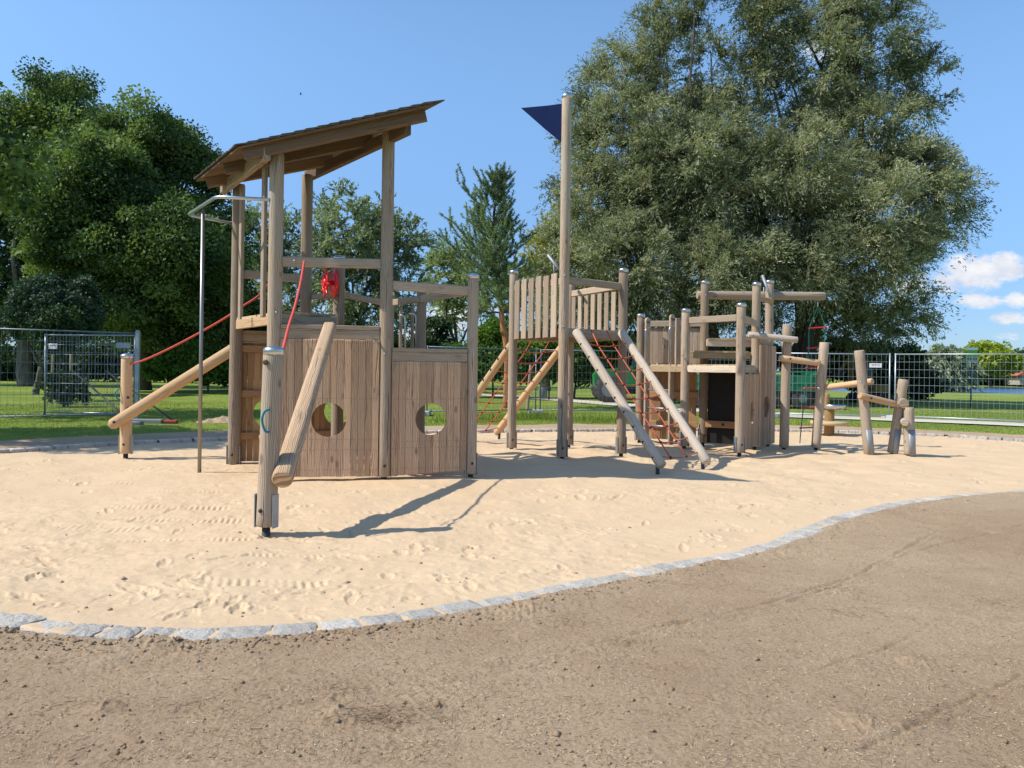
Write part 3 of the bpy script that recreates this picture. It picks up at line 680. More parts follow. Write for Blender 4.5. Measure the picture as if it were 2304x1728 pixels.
# rails
rail(ship, V(B.x+.08, B.y+.01, 2.685), V(M.x-.07, M.y-.01, 2.70), .058, .122)
rail(ship, V(A.x+.05, A.y+.04, 2.72), V(C.x-.06, C.y-.03, 2.70), .05, .115)
rail(ship, V(C.x+.05, C.y+.03, 2.44), V(Dp.x-.0, Dp.y+.62, 2.42), .05, .085); rail(ship, V(Dp.x, Dp.y+.62, 2.42), V(Fp.x-.02, Fp.y, 2.42), .05, .085)
rail(ship, V(Fp.x, Fp.y-.1, 2.42), V(Gp.x, Gp.y-.1, 2.42), .05, .10); rail(ship, V(Gp.x+.01, Gp.y-.1, 2.42), V(R.x-.05, R.y+.05, 2.42), .05, .10)
r_ = rail(ship, V(M.x+.07, M.y+.02, 2.44), V(R.x-.06, R.y-.01, 2.42), .055, .118)
# decks
E = V(-2.27, 9.70, 0)
deck(ship, [A.xy+V(.0, -.02).xy, B.xy+V(.03, .02).xy, E.xy, V(-3.25, 10.95).xy], 2.09, 'wood_deck', .035, dirv=(B.x-A.x, B.y-A.y))
mb = MB(); mb.beam(V(B.x+.05, B.y+.03, 2.0), V(E.x, E.y, 2.0), .045, .12); mb.build('deck_beam', 'wood_post', ship)
mb = MB(); mb.beam(V(A.x+.06, A.y-.10, 1.99), V(B.x-.03, B.y+.10, 1.99), .045, .13); mb.build('deck_beam', 'wood_log', ship)
deck(ship, [E.xy, M.xy, R.xy, Gp.xy, Fp.xy, C.xy], 1.46, 'wood_deck', .035, dirv=(1, .2))
mb = MB(); mb.beam(V(-3.55, 11.0, .42), V(-3.0, 9.5, .42), .25, .04, 0); mb.build('bench', 'wood_plankin', ship)
# boards flanking the exit to the pole
for q, zb, sg in ((A, 1.98, 1), (B, 2.02, -1)):
    mb = MB(); d = (B-A).normalized(); c = V(-3.785, 10.50, 0) if sg > 0 else V(-3.095, 9.36, 0)
    mb.beam(c+V(0, 0, zb), c+V(0, 0, 3.93), .045, .115, 0, .006, up=d); mb.build('guard_board', 'wood_slat', ship)
# roof
FL = V(-3.25, 8.86, 3.99); BL = V(-4.43, 10.5, 3.99); FR = V(-.92, 8.80, 4.515); BR = V(-2.67, 11.1, 4.515)
rn = (FR-FL).cross(BL-FL).normalized()
if rn.z < 0: rn = -rn
def roofp(s_, t_, h=0): 
    a = FL+(FR-FL)*s_; b = BL+(BR-BL)*s_; return a+(b-a)*t_+rn*h
rb = MB()
for i in range(17):
    t0, t1 = i/17+.001, (i+1)/17-.001
    rb.prism([roofp(0, t0, -.028), roofp(1, t0, -.028), roofp(1, t1, -.028), roofp(0, t1, -.028)], rn, .022, 0, random.random())
roof = rb.build('roof', 'wood_roof', ship)
sm_ = MB(); NC = 17
for i in range(NC):
    s0 = i/NC-.01; s1 = (i+1)/NC+.035
    nsh = 22
    for k in range(nsh):
        t0, t1 = k/nsh+.002-.008, (k+1)/nsh-.002+.008*(k == nsh-1); e = random.uniform(-.005, .005)
        a, b, c, d = roofp(s0+e, t0, .016+.012), roofp(s1, t0, .001), roofp(s1, t1, .001), roofp(s0+e, t1, .016+.012)
        sm_.prism([a-rn*.014, b-rn*.007, c-rn*.007, d-rn*.014], rn, .014, 0, random.random())
sm_.build('shingles', 'shingle', roof)
for t_ in (.055, .46, .90):
    m = MB(); a = roofp(.035, t_, -.097); b = roofp(.972 if t_ < .1 else .93, t_, -.097); m.beam(a, b, .075, .135, 0, .008); m.build('rafter', 'wood_roof', ship)
bd1 = (A-B).normalized(); bd2 = (V(-3.07, 11.3, 0)-V(-1.31, 9.05, 0)).normalized()
m = MB(); m.beam(V(-2.84, 9.0, 3.93)-V(.09, .06, 0), V(-4.13, 10.8, 3.93)-V(.02, .04, 0), .085, .15, 0, .008); b1 = m.build('cross_beam', 'wood_post', ship)
bolt(b1, V(-3.03, 9.13, 3.95), V(-.8, -.6, 0), .02); bolt(b1, V(-4.0, 10.5, 3.93), V(-.8, -.6, 0), .02)
m = MB(); m.beam(V(-1.28, 9.02, 4.275)-V(.0, -.0, 0), V(-1.28, 9.02, 4.275)+bd2*3.0-V(.0, .0, 0), .085, .15, 0, .008); m.build('cross_beam', 'wood_roof', ship)
# fire pole with its bent bracket
pb = V(*G(449, 1067))
m = MB(); m.tube([V(pb.x, pb.y, -.3), V(pb.x, pb.y, 3.43)], .0235, 14); m.build('fire_pole', 'steel_dull', ship)
b_a = V(B.x-.06, B.y-.05, 3.42); b_b = V(-3.61, 9.16, 3.46); b_c = V(-4.41, 10.2, 3.44); b_d = V(A.x-.06, A.y, 3.43)
def fillet(a, b, c, r=.12, n=6):
    d1 = (a-b).normalized(); d2 = (c-b).normalized(); return [b+d1*r*(1-k/n)**2+d2*r*(k/n)**2 for k in range(n+1)]
m = MB(); m.tube([b_a]+fillet(b_a, b_b, b_c)+fillet(b_b, b_c, b_d)+[b_d], .0215, 14); m.build('pole_bracket', 'steel', ship)
# steering wheel on the post
wp = P(752, 637, 9.88); wn_ = V(-.88, -.47, 0).normalized()
m = MB(); m.lathe(wp+wn_*.0, [(.185, -.012), (.19, 0), (.185, .012), (.05, .016)], 32, 0, wn_); plate = m.build('wheel_disc', 'red_plastic', ship)
wc = wp+wn_*.115; wx = V(wn_.y, -wn_.x, 0); m = MB()
m.tube([wp, wc+wn_*.02], .03, 12); m.lathe(wc, [(.05, -.02), (.055, 0), (.045, .025)], 16, 0, wn_)
ringp = [wc+wx*math.cos(a)*.12+V(0, 0, math.sin(a)*.12) for a in np.linspace(0, 2*math.pi, 25)]; m.tube(ringp, .014, 8, cap=False)
for k in range(8):
    a = k*math.pi/4+.2; dv = wx*math.cos(a)+V(0, 0, math.sin(a)); m.tube([wc, wc+dv*.12, wc+dv*.15, wc+dv*.175, wc+dv*.195], .012, 8, rr=[.011, .011, .010, .016, .013])
m.build('steering_wheel', 'red_plastic', ship)
# ramps and their posts
N_ = G(599, 1202); 
pn = post(ship, N_.x, N_.y, 1.55, .083, r1=.084, z0=.07, lean=(.045, 0), mat='wood_post', ang=math.radians(-17))
bolt(pn, V(N_.x+.005, N_.y-.088, 1.44), V(0, -1, 0), .024, 'wood_roof')
m = MB(); l0 = V(N_.x+.165, N_.y-.12, .475); l1 = V(-2.20, 9.10, 1.90); m.log(l0, l1, .088, .078, 24, 16, wob=.03, bevel=.012, flat=.82); ra = m.build('balance_beam', 'wood_logcarved', ship)
dn = (l1-l0).normalized(); bolt(ra, l0+dn*.22+V(0, 0, .055), V(0, -.3, 1), .016)
r1_ = [P(637, 789, 6.42), P(650, 735, 6.95), P(664, 690, 7.55), P(676, 640, 8.3), P(685, 588, 9.10)]
def spline(pts, n=6):
    pts = [pts[0]*2-pts[1]]+list(pts)+[pts[-1]*2-pts[-2]]; o = []
    for i in range(1, len(pts)-2):
        for j in range(n):
            t_ = j/n; p0, p1, p2, p3 = pts[i-1:i+3]; o.append(.5*((2*p1)+(-p0+p2)*t_+(2*p0-5*p1+4*p2-p3)*t_*t_+(-p0+3*p1-3*p2+p3)*t_**3))
    return o+[pts[-2]]
m = MB(); m.tube(spline(r1_), .0145, 10); m.build('handrail_rope', 'rope_red', ship)
Lp = G(283, 1032)
pl_ = post(ship, Lp.x, Lp.y, 1.55, .083, z0=.08, mat='wood_log', ang=math.radians(5))
for zz in (.92, .76): bolt(pl_, V(Lp.x+.055, Lp.y-.065, zz), V(.6, -.75, 0), .020)
m = MB(); k0 = V(-5.93, Lp.y-.16, .50); k1 = V(-3.78, 11.12, 1.87); m.log(k0, k1, .083, .08, 24, 16, wob=.03, bevel=.05); rb_ = m.build('balance_beam', 'wood_log', ship)
bolt(rb_, k0+(k1-k0).normalized()*.12+V(-.0, -.082, 0), V(0, -1, 0), .022)
r2_ = [P(290, 820, 11.3), P(330, 808, 11.25), P(400, 775, 11.2), P(470, 737, 11.15), P(517, 709, 11.1), P(548, 688, 11.05), P(580, 667, 11.0), P(604, 640, 10.98)]
m = MB(); m.tube(spline(r2_), .0145, 10); m.build('handrail_rope', 'rope_red', ship)
for c_, x0, z0_, z1_, w_, Yq, par in ((0, 607, 921, 972, 17, N_.y-.09, pn), (0, 272, 873, 900, 12, Lp.y-.05, pl_)):
    pts = [P(x0, z0_, Yq), P(x0-w_*.7, z0_+6, Yq-.04), P(x0-w_, (z0_+z1_)/2, Yq-.05), P(x0-w_*.6, z1_-3, Yq-.04), P(x0-1, z1_, Yq)]
    m = MB(); m.tube(spline(pts), .010, 8); m.build('grip_rope', 'rope_teal', par)
# ladder opening at the back of the ship, with bent grab handles
for q in (V(-1.72, 11.62, 0), V(-1.5, 11.3, 0)):
    m = MB(); m.beam(q+V(0, 0, .1), q+V(0, 0, 2.36), .04, .09, 0, .008); m.build('ladder_stile', 'wood_post', ship)
for q in (V(-1.63, 11.45, 0), V(-1.42, 11.13, 0)):
    m = MB(); m.tube([q+V(0, 0, 1.45), q+V(0, 0, 2.12)]+fillet(q+V(0, 0, 2.1), q+V(0, 0, 2.22), q+V(-.15, .1, 2.22), .08)+[q+V(-.12, .08, 2.22)], .014, 8); m.build('grab_handle', 'steel', ship)
for (px, py, Y_) in ((663, 587, 9.13), (865, 599, 9.3), (622, 703, 9.07), (866, 796, 9.3), (866, 697, 9.3)):
    bolt(ship, P(px, py, Y_), V(0, -1, 0), .014, 'galv')

# ================================================================== 2. flag lookout tower
L2 = V(.01, 13.10, 0); F2 = V(.80, 11.82, 0); R2 = V(1.815, 12.45, 0); K2 = V(1.05, 13.80, 0)
tow = thing('lookout_tower', (.92, 12.8, 0), 'wooden lookout tower on four posts with slatted sides and a tall mast', 'play structure')
post(tow, L2.x, L2.y, 3.12, .077, ang=.2); post(tow, R2.x, R2.y, 3.09, .077, ang=.3); post(tow, K2.x, K2.y, 3.06, .077)
mast = post(tow, F2.x, F2.y, 5.71, .078, lean=(0, 0), name='mast', r1=.08, ang=.1)
bolt(mast, V(F2.x, F2.y-.08, 2.89), V(0, -1, 0), .016, 'galv'); bolt(mast, V(F2.x-.01, F2.y-.08, 2.09), V(0, -1, 0), .016, 'galv')
deck(tow, [L2.xy, F2.xy, R2.xy, K2.xy], 2.08, 'wood_deck', .035, dirv=(F2.x-L2.x, F2.y-L2.y))
for a, b in ((L2, F2), (F2, R2), (R2, K2), (K2, L2)):
    d = (b-a).normalized(); m = MB(); m.beam(a+d*.06+V(0, 0, 2.0), b-d*.06+V(0, 0, 2.0), .05, .145, 0, .008)
    m.build('floor_beam', 'wood_post' if a is not L2 else 'wood_roof', tow)
    if a is not K2: rail(tow, a+d*.06+V(0, 0, 2.83), b-d*.06+V(0, 0, 2.81), .055, .115)
def slats(a, b, n, z0, z1, side, w=.092):
    d = (b-a).normalized(); L = (b-a).length; nrm = V(d.y, -d.x, 0)*side; m = MB()
    u0 = .13; st = (L-2*u0-w)/(n-1)
    for i in range(n):
        c = a+d*(u0+w/2+st*i)+nrm*.05; zt = z1+random.uniform(-.008, .008); m.beam(c+V(0, 0, z0), c+V(0, 0, zt), w, .026, 0, .006, up=nrm)
    return m.build('slatted_side', 'wood_slat', tow)
slats(L2, F2, 6, 1.94, 2.94, 1, .148); slats(R2, K2, 7, 2.06, 2.74, -1, .115)
m = MB(); m.prism([V(F2.x-.075, F2.y-.01, 5.585), V(F2.x-.30, F2.y-.012, 5.552), V(F2.x-.5, F2.y-.02, 5.528), V(.085, F2.y-.03, 5.502), V(.28, F2.y-.025, 5.338), V(.48, F2.y-.018, 5.168), V(F2.x-.14, F2.y-.01, 5.03), V(F2.x-.075, F2.y-.01, 4.985)], V(0, 1, 0), .012, 0)
m.build('flag', 'flag_navy', tow)
m = MB(); tq = P(1234, 575, 13.4); te = P(1258, 606, 13.1); dd = (te-tq).normalized(); m.tube([tq, tq+dd*.005, tq+dd*.11, te], .022, 14, rr=[.03, .03, .028, .024]); m.tube([P(1247, 592, 13.25), P(1247, 624, 13.25)], .012, 8); m.build('telescope', 'galv_dull', tow)
def net(t0, t1, b0, b1, name_logs, nr=8, mat_rope='rope_orange', logmat='wood_log', boltdir=None, u0=.10, u1=.93):
    """two leaning logs t->b with a rope net between them"""
    for tt, bb in ((t0, b0), (t1, b1)):
        m = MB(); m.log(tt, bb, .068, .072, 18, 12, wob=.03, bevel=.02); lg = m.build('leaning_log', logmat, tow)
        m = MB(); f = bb+(tt-bb).normalized()*.12; m.lathe(V(f.x, f.y, -.2), [(.028, 0), (.028, f.z+.2)], 10); m.build('foot_tube', 'foot_dark', lg)
        if boltdir is not None and tt is t0:
            for i in range(nr+1): bolt(lg, tt+(bb-tt)*(u0+(u1-u0)*i/nr)+boltdir*.069, boltdir, .022)
    m = MB(); knots = []
    for i in range(nr+1):
        f = u0+(u1-u0)*i/nr; a = t0+(b0-t0)*f; b = t1+(b1-t1)*f; d = (b-a).normalized(); pts = rope_pts(a+d*.06, b-d*.06, .055, 10); m.tube(pts, .009, 6)
        knots.append((pts[3], pts[7]))
    for s_ in (0, 1):
        seq = [t0+(t1-t0)*(.33+.34*s_)+V(0, 0, .02)]+[k[s_] for k in knots]; m.tube(seq, .0105, 6)
    nt_ = m.build('climbing_net', mat_rope, tow)
    kp = None
    for k in knots:
        for q in k:
            if kp is None:
                mm = MB(); mm.v = []; mm.lathe(V(0, 0, -.018), [(.010, 0), (.02, .008), (.021, .018), (.02, .028), (.010, .036)], 8)
                me_o = mm.build('rope_clamp', 'clamp_black'); me_o.parent = nt_; kp = me_o; me_o.location = q-tow.location
            else:
                c = kp.copy(); COL.objects.link(c); c.parent = nt_; c.location = q-tow.location
net(V(.98, 11.72, 2.03), V(1.76, 12.27, 2.06), V(2.05, 10.22, .135), V(2.80, 10.76, .135), None, 8, logmat='wood_bleached', boltdir=V(-.55, -.75, -.35).normalized())
net(V(.06, 13.2, 1.97), V(1.0, 13.9, 1.97), V(-1.22, 14.75, .12), V(-.30, 15.35, .12), None, 8, boltdir=V(-.75, -.6, .2).normalized())

# ================================================================== 3. stern tower
P1 = V(2.54, 14.97, 0); P2 = V(3.17, 13.84, 0); P3 = V(3.87, 12.80, 0); P4 = V(3.71, 14.62, 0); P5 = V(4.51, 14.0, 0); P6 = V(4.99, 14.7, 0)
st = thing('stern_tower', (3.9, 13.9, 0), 'right-hand wooden play tower with stepped decks, blackboard and long top log', 'play structure')
for q, zt in ((P1, 2.54), (P2, 2.56), (P3, 2.58), (P4, 3.17), (P5, 3.08), (P6, 3.21)): post(st, q.x, q.y, zt, .079, ang=.25)
deck(st, [P1.xy, P2.xy, P3.xy, P5.xy, P4.xy], 1.56, 'wood_deck', .035, dirv=(1, .6))
for a, b, mt in ((P1, P2, 'wood_deck'), (P2, P3, 'wood_bleached'), (P3, P5, 'wood_post')):
    d = (b-a).normalized(); m = MB(); m.beam(a+d*.07+V(0, 0, 1.475), b-d*.07+V(0, 0, 1.475), .045, .12, 0, .008); m.build('floor_beam', mt, st)
deck(st, [(3.36, 13.95), (4.36, 13.95), (4.6, 14.6), (3.36, 14.6)], 1.82, 'wood_deck', .035, dirv=(0, 1)); m = MB(); m.beam(V(3.34, 13.98, 1.735), V(4.42, 14.02, 1.735), .04, .12); m.build('floor_beam', 'wood_deck', st)
deck(st, [(3.70, 14.28), (4.75, 14.28), (5.02, 14.75), (3.74, 14.8)], 2.07, 'wood_deck', .035, dirv=(0, 1)); m = MB(); m.beam(V(3.68, 14.32, 1.98), V(4.72, 14.36, 1.98), .04, .13); m.build('floor_beam', 'wood_bleached', st)
m = MB(); m.beam(V(4.55, 14.1, 1.98), V(4.98, 14.62, 1.98), .04, .13); m.build('floor_beam', 'wood_deck', st)
rail(st, P2+V(.06, -.05, 2.36), P3+V(-.05, .06, 2.35), .055, .12); rail(st, P3+V(.06, .05, 2.34), P5+V(.02, -.02, 2.32), .055, .12)
rail(st, P1+V(.1, -.05, 2.36), P4+V(-.05, .0, 2.36), .05, .12)
m = MB(); m.log(P5+V(.04, .08, 2.82), P6+V(.02, -.06, 2.81), .05, .05); m.build('rail', 'wood_log', st)
m = MB(); m.log(V(3.6, 14.79, 2.93), V(6.13, 14.86, 2.95), .08, .083, 20, 16); tl = m.build('top_log', 'wood_post', st)
bolt(tl, V(6.0, 14.86-.01, 2.865), V(0, 0, -1), .02, 'galv')
def walls(a, b, z0, z1, hole, mat, out=.09, pw=.095, nails=()):
    n = off2(a, b, 1); m = MB(); d = (b-a).normalized(); m.planks((a+n*out+d*.05).xy, (b+n*out-d*.03).xy, z0, z1, .028, pw, .004, hole, 0, 1, nails)
    o = m.build('plank_wall', [mat, 'bolt_dark'], st); return o
walls(P3, P5, .10, 1.40, (.66, .72, .2), 'wood_plank', .075); walls(P5-V(.05, .06, 0), P6+V(.1, .14, 0), .06, 1.95, (.45, .78, .2), 'wood_plank', .095)
walls(P1, P4-V(.0, -.02, 0), 1.58, 2.28, None, 'wood_post', .0); walls(P1, V(3.62, 14.66, 0), .10, 1.50, (.62, .72, .17), 'wood_plankin', .02, nails=(.4, 1.0))
for z in (.98, .40):
    m = MB(); n = V(-.1, -.06, 0); m.beam(P1+V(.12, -.07, z), V(3.60, 14.58, z), .04, .12, 0, .008); m.build('wall_batten', 'wood_plankin', st)
m = MB(); m.planks((3.79, 14.60), (4.46, 14.20), .06, 1.50, .02, .67, .002, None); m.build('blackboard', ['blackboard', 'bolt_dark'], st)
m = MB(); m.beam(V(3.74, 14.56, .43), V(4.44, 14.13, .43), .04, .13); o = m.build('wall_batten', 'wood_plankin', st); bolt(o, V(4.02, 14.36, .43), V(-.5, -.85, 0), .025)
s1, s2_ = V(2.63, 14.72, 0), V(3.0, 14.22, 0)
for q, zt in ((s1, 2.46), (s2_, 2.49)):
    m = MB(); dv = (s2_-s1).normalized(); w_ = .06
    m.beam(q+V(0, 0, .05), q+V(0, 0, zt-.05), .13, .045, 0, .012, up=dv); m.lathe(q+V(0, 0, zt-.055)-dv*.0225, [(.062, 0), (.062, .045)], 16, 0, dv); m.build('ladder_stile', 'wood_slat', st)
for z in (.38, .72, 1.07): m = MB(); m.tube([s1+V(0, 0, z), s2_+V(0, 0, z)], .017, 10); m.build('ladder_rung', 'galv', st)
for q in (s1+V(-.08, -.06, 0), s2_+V(-.09, -.06, 0)):
    e = q+V(.03, .02, 0); m = MB(); m.tube([e+V(.06, .04, 1.56), e+V(0, 0, 1.60)]+[e+V(0, 0, 2.16)]+fillet(e+V(0, 0, 2.1), e+V(0, 0, 2.28), e+V(.2, .1, 2.28), .10)+[e+V(.12, .06, 2.28)], .015, 8); m.build('grab_handle', 'steel', st)
m = MB(); c = V(3.08, 14.06, 0); m.beam(c+V(0, 0, 1.45), c+V(0, 0, 2.42), .12, .03, 0, .006, up=(.5, -.87, 0)); m.build('guard_board', 'wood_slat', st)
m = MB(); tq = P(1716, 620, 14.5); te = P(1734, 668, 14.3); dd = (te-tq).normalized(); m.tube([tq, tq+dd*.2, te], .024, 12, rr=[.03, .028, .022]); m.tube([P(1719, 646, 14.4), P(1719, 672, 14.4)], .012, 8); m.build('telescope', 'galv_dull', st)
for px, py, Y_ in ((1589, 664, 14.5), (1535, 800, 13.75), (1541, 829, 13.75), (1668, 713, 12.71), (1668, 828, 12.71)): bolt(st, P(px, py, Y_), V(0, -1, 0), .014, 'galv')

# rope ladder hanging from the top log
rl = thing('rope_ladder', (5.99, 14.86, 0), 'green rope ladder with red rungs hanging from the end of the top log', 'rope ladder')
top = V(5.99, 14.85, 2.86); ryl = [P(x, y, 14.9+.06*i) for i, (x, y) in enumerate([(1822, 738), (1820, 783), (1817, 828), (1812, 874), (1808, 918), (1803, 963)])]
ryr = [p+V(.30, 0, .02) for p in ryl]
m = MB(); m.tube([top, top-V(0, 0, .12)], .012, 8); m.build('hook', 'steel', rl)
m = MB(); tp = top-V(0, 0, .12)
m.tube(spline([tp]+ryl+[P(1800, 997, 15.3)]), .010, 8); m.tube(spline([tp]+ryr+[ryr[-1]+V(-.05, 0, -.42)]), .010, 8); m.build('rope', 'rope_green', rl)
for a, b in zip(ryl, ryr): m = MB(); d = (b-a).normalized(); m.tube([a-d*.03, a-d*.012, a+d*.02, b-d*.02, b+d*.012, b+d*.03], .014, 10, rr=[.02, .022, .013, .013, .022, .02]); m.build('rung', 'rung_red', rl)

# ================================================================== 4. leaning post trail
tr = thing('balance_trail', (5.9, 13.3, 0), 'trail of leaning posts joined by short logs stepping down to the right', 'play structure')
T = [(G(1764, 1014), V(5.03, 13.84, 2.32), .083), (G(1836, 1014), V(5.73, 13.88, 2.0), .085), (G(1955, 1028), V(5.95, 12.96, 1.83), .084), (G(2008, 1027), V(6.79, 13.1, 1.345), .085), (G(2047, 1030), V(6.83, 13.0, .865), .09)]
for i, (b, tp_, r) in enumerate(T):
    m = MB(); bb = V(b.x, b.y, .06); m.log(bb, tp_, r, r*.97, 20, 12, wob=.03, bevel=.012); o = m.build('post', 'wood_slat', tr)
    m = MB(); m.lathe(V(b.x, b.y, -.25), [(.035, 0), (.035, .32)], 10); m.build('foot_tube', 'foot_dark', o)
    d = (tp_-bb).normalized(); _, x, y = m.frame(d); m = MB()
    if i >= 2:
        rings = []; n0 = V(.55, -.83, 0); n0 = (n0-d*n0.dot(d)).normalized(); n1 = d.cross(n0)
        for h in (-.02, .42):
            outer = [bb+d*h+(n0*math.cos(a)+n1*math.sin(a))*(r+.007) for a in np.linspace(-1.15, 1.15, 9)]; inner = [bb+d*h+(n0*math.cos(a)+n1*math.sin(a))*(r-.003) for a in np.linspace(1.15, -1.15, 9)]
            rings.append(outer+inner)
        m.ring_tube(rings, 0, .5, True); m.build('steel_sleeve', 'galv_dull', o)
for i, (px, py) in enumerate(((1843, 874), (1938, 860))): bolt(tr, P(px, py, 13.8-i*.92), V(0, -1, 0), .026, 'steel')
for a, b, r, mt in ((P(1684, 753, 13.80), P(1795, 765, 13.7), .058, 'wood_bleached'), (P(1755, 806, 13.72), P(1845, 817, 13.8), .058, 'wood_log'), (P(1850, 873, 13.98), P(1964, 858, 13.15), .058, 'wood_log'),
                    (P(1934, 890, 12.84), P(2014, 909, 13.0), .058, 'wood_log'), (V(6.69, 12.84, .61), V(6.85, 13.25, .64), .062, 'wood_bleached'), (V(6.73, 12.95, .93), V(6.77, 13.2, .95), .085, 'wood_slat')):
    m = MB(); m.log(a, b, r, r, 18, 8, wob=.03, bevel=.012); m.build('cross_log', mt, tr)
bolt(tr, P(1779, 807, 13.66), V(0, -1, 0), .018); bolt(tr, P(1961, 896, 12.78), V(0, -1, 0), .02); bolt(tr, P(1694, 754, 13.73), V(0, -1, 0), .016, 'galv'); bolt(tr, P(1760, 763, 13.66), V(0, -1, 0), .016, 'galv')

# ================================================================== 5. sand table
sb = G(1866, 979); tb = thing('sand_table', sb, 'yellowish timber play table with steel bowl, behind the leaning posts', 'play table')
m = MB(); m.log(sb+V(0, 0, -.1), sb+V(0, 0, .62), .118, .105, 20, 6); m.build('stem', 'wood_yellow', tb)
m = MB(); m.lathe(sb+V(0, 0, .24), [(.38, 0), (.42, .015), (.42, .075), (.38, .09)], 28); m.build('table_top', 'wood_deck', tb)
m = MB(); m.log(sb+V(-.08, .02, .62), sb+V(-.08, .02, .97), .085, .08, 16, 4); m.build('upright', 'wood_yellow', tb)
m = MB(); m.lathe(sb+V(.08, -.05, .58), [(.08, 0), (.19, .03), (.25, .09), (.26, .13), (.235, .13), (.18, .06), (.05, .03)], 28); m.build('bowl', 'steel', tb)

# ================================================================== fences
def fence_panel(a, b, label, H=2.07, mat='fence_bright', z0=.10, wire=.0029, sign=None, group='wire mesh site fence panels', nv=None, rt=.021):
    a = Vector(a); b = Vector(b); L = (b-a).length; d = (b-a)/L; n = V(d.y, -d.x, 0)
    root = thing('site_fence', V(a.x, a.y, 0), label, 'fence', group)
    m = MB()
    for q in (a+d*.03, b-d*.03): m.tube([q+V(0, 0, .02), q+V(0, 0, H+.03)], rt, 8)
    for z in (z0+.08, H): m.tube([a+V(0, 0, z), b+V(0, 0, z)], rt*.85, 8)
    m.build('frame', mat, root)
    m = MB(); nvv = nv or round(L/.135)
    for i in range(1, nvv): q = a+d*L*i/nvv; m.tube([q+V(0, 0, z0+.08), q+V(0, 0, H)], wire, 4, cap=False)
    for i in range(1, 8): z = z0+.08+(H-z0-.08)*i/8; m.tube([a+V(0, 0, z), b+V(0, 0, z)], wire*1.25, 4, cap=False)
    m.build('mesh', mat, root)
    if sign:
        u, z, w, h, kind = sign; c = a+d*u+n*.02; m = MB(); m.beam(c+V(0, 0, z-h/2), c+V(0, 0, z+h/2), .006, w, 0, .001, up=d)
        sg = m.build('sign', 'sign_white' if kind != 'grey' else 'sign_grey', root)
        if kind == 'red':
            m = MB()
            for k, (uu, ww, hh) in enumerate(((-.22, .20, .34), (-.22, .05, .62), (.0, .16, .34), (-.04, .04, .62), (.22, .18, .34), (.3, .04, .62))):
                cc = c+d*uu*w+n*.0045; m.beam(cc+V(0, 0, z+h*.22-hh*h*.5), cc+V(0, 0, z+h*.22), .002, ww*w, 0, .0005, up=d)
            m.build('emblem', 'sign_red', sg)
        else:
            m = MB()
            for k in range(2): cc = c+n*.0045; m.beam(cc-d*w*.3+V(0, 0, z+.02-k*.04), cc+d*w*.3+V(0, 0, z+.02-k*.04), .002, .012, 0, .0004); 
            m.build('lettering', 'concrete_dark', sg)
    return root
fz = .05
fpts = [G(955, 935, fz), G(1210, 931, fz), G(1472, 934, fz), G(1738, 938.5, fz), G(2007, 944.5, fz), G(2400, 962, fz), G(2760, 985, fz)]
flab = ['wire fence panel behind the ship, between its right post and the lookout tower', 'wire fence panel behind the lookout tower, tractor wheel showing through it', 'wire fence panel mostly hidden behind the stern tower',
        'wire fence panel with white and red sign, behind the leaning posts', 'rightmost wire fence panel, the lake showing through it', 'wire fence panel just beyond the right edge of the picture']
for i in range(6):
    a, b = fpts[i], fpts[i+1]; d = (b-a).normalized()
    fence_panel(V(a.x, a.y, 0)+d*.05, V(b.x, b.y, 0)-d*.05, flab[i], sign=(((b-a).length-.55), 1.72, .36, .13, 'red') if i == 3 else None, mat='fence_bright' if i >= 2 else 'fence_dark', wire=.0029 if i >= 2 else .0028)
flabs = ['concrete fence foot seen through the right porthole of the ship', 'concrete fence foot behind the lookout tower', 'concrete fence foot hidden behind the stern tower', 'concrete fence foot behind the first leaning post', 'pale concrete fence foot below the joint with two steel posts', 'concrete fence foot beyond the right edge']
proto = None
for i in range(6):
    q = fpts[i]
    if proto is None:
        proto = thing('concrete_block', V(q.x, q.y, 0), flabs[0], 'concrete block', 'concrete feet of the site fence'); m = MB()
        m.beam(V(q.x-.12, q.y-.34, .12), V(q.x-.12, q.y+.34, .12), .11, .14, 0, .02); m.beam(V(q.x+.12, q.y-.34, .12), V(q.x+.12, q.y+.34, .12), .11, .14, 0, .02)
        for yy in (-.3, 0, .3): m.beam(V(q.x-.07, q.y+yy, .12), V(q.x+.07, q.y+yy, .12), .12, .12, 0, .01)
        m.build('block', 'concrete', proto); cur = proto
    else:
        cur = tree_copy(proto); cur.location = V(q.x, q.y, 0); cur['label'] = flabs[i]
hx = V(*G(305, 944, .05)); hx.z = 0
far_l = V(*G(-60, 951, .05)); far_l.z = 0
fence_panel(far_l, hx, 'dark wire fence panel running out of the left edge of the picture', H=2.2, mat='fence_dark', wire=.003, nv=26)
leaf_end = V(*P(98, 943, 19.3)); leaf_end.z = 0
fence_panel(leaf_end, hx+V(.02, .16, 0), 'open wire gate leaf with two small signs, left of the rope post', H=2.15, mat='galv', wire=.0038, sign=(.25, 1.86, .24, .14, 'red'), nv=30)
m = MB(); sgp = P(278, 777, 18.2); m.beam(sgp-V(.17, 0, 0), sgp+V(.17, 0, 0), .006, .13, 0, .002); gs = m.build('sign', 'sign_grey'); tag(gs, 'blank-looking grey sign hung at the top right of the gate leaf', 'sign')
gp = thing('steel_post', hx, 'thick grey steel gate post left of the climbing log', 'post'); m = MB(); m.beam(hx+V(.06, -.05, 0), hx+V(.06, -.05, 2.25), .09, .09, 0, .01); m.build('shaft', 'galv', gp); m = MB(); m.lathe(hx+V(.06, -.05, 2.25), [(.05, 0), (.05, .02), (.02, .03)], 12); m.build('cap', 'galv', gp)
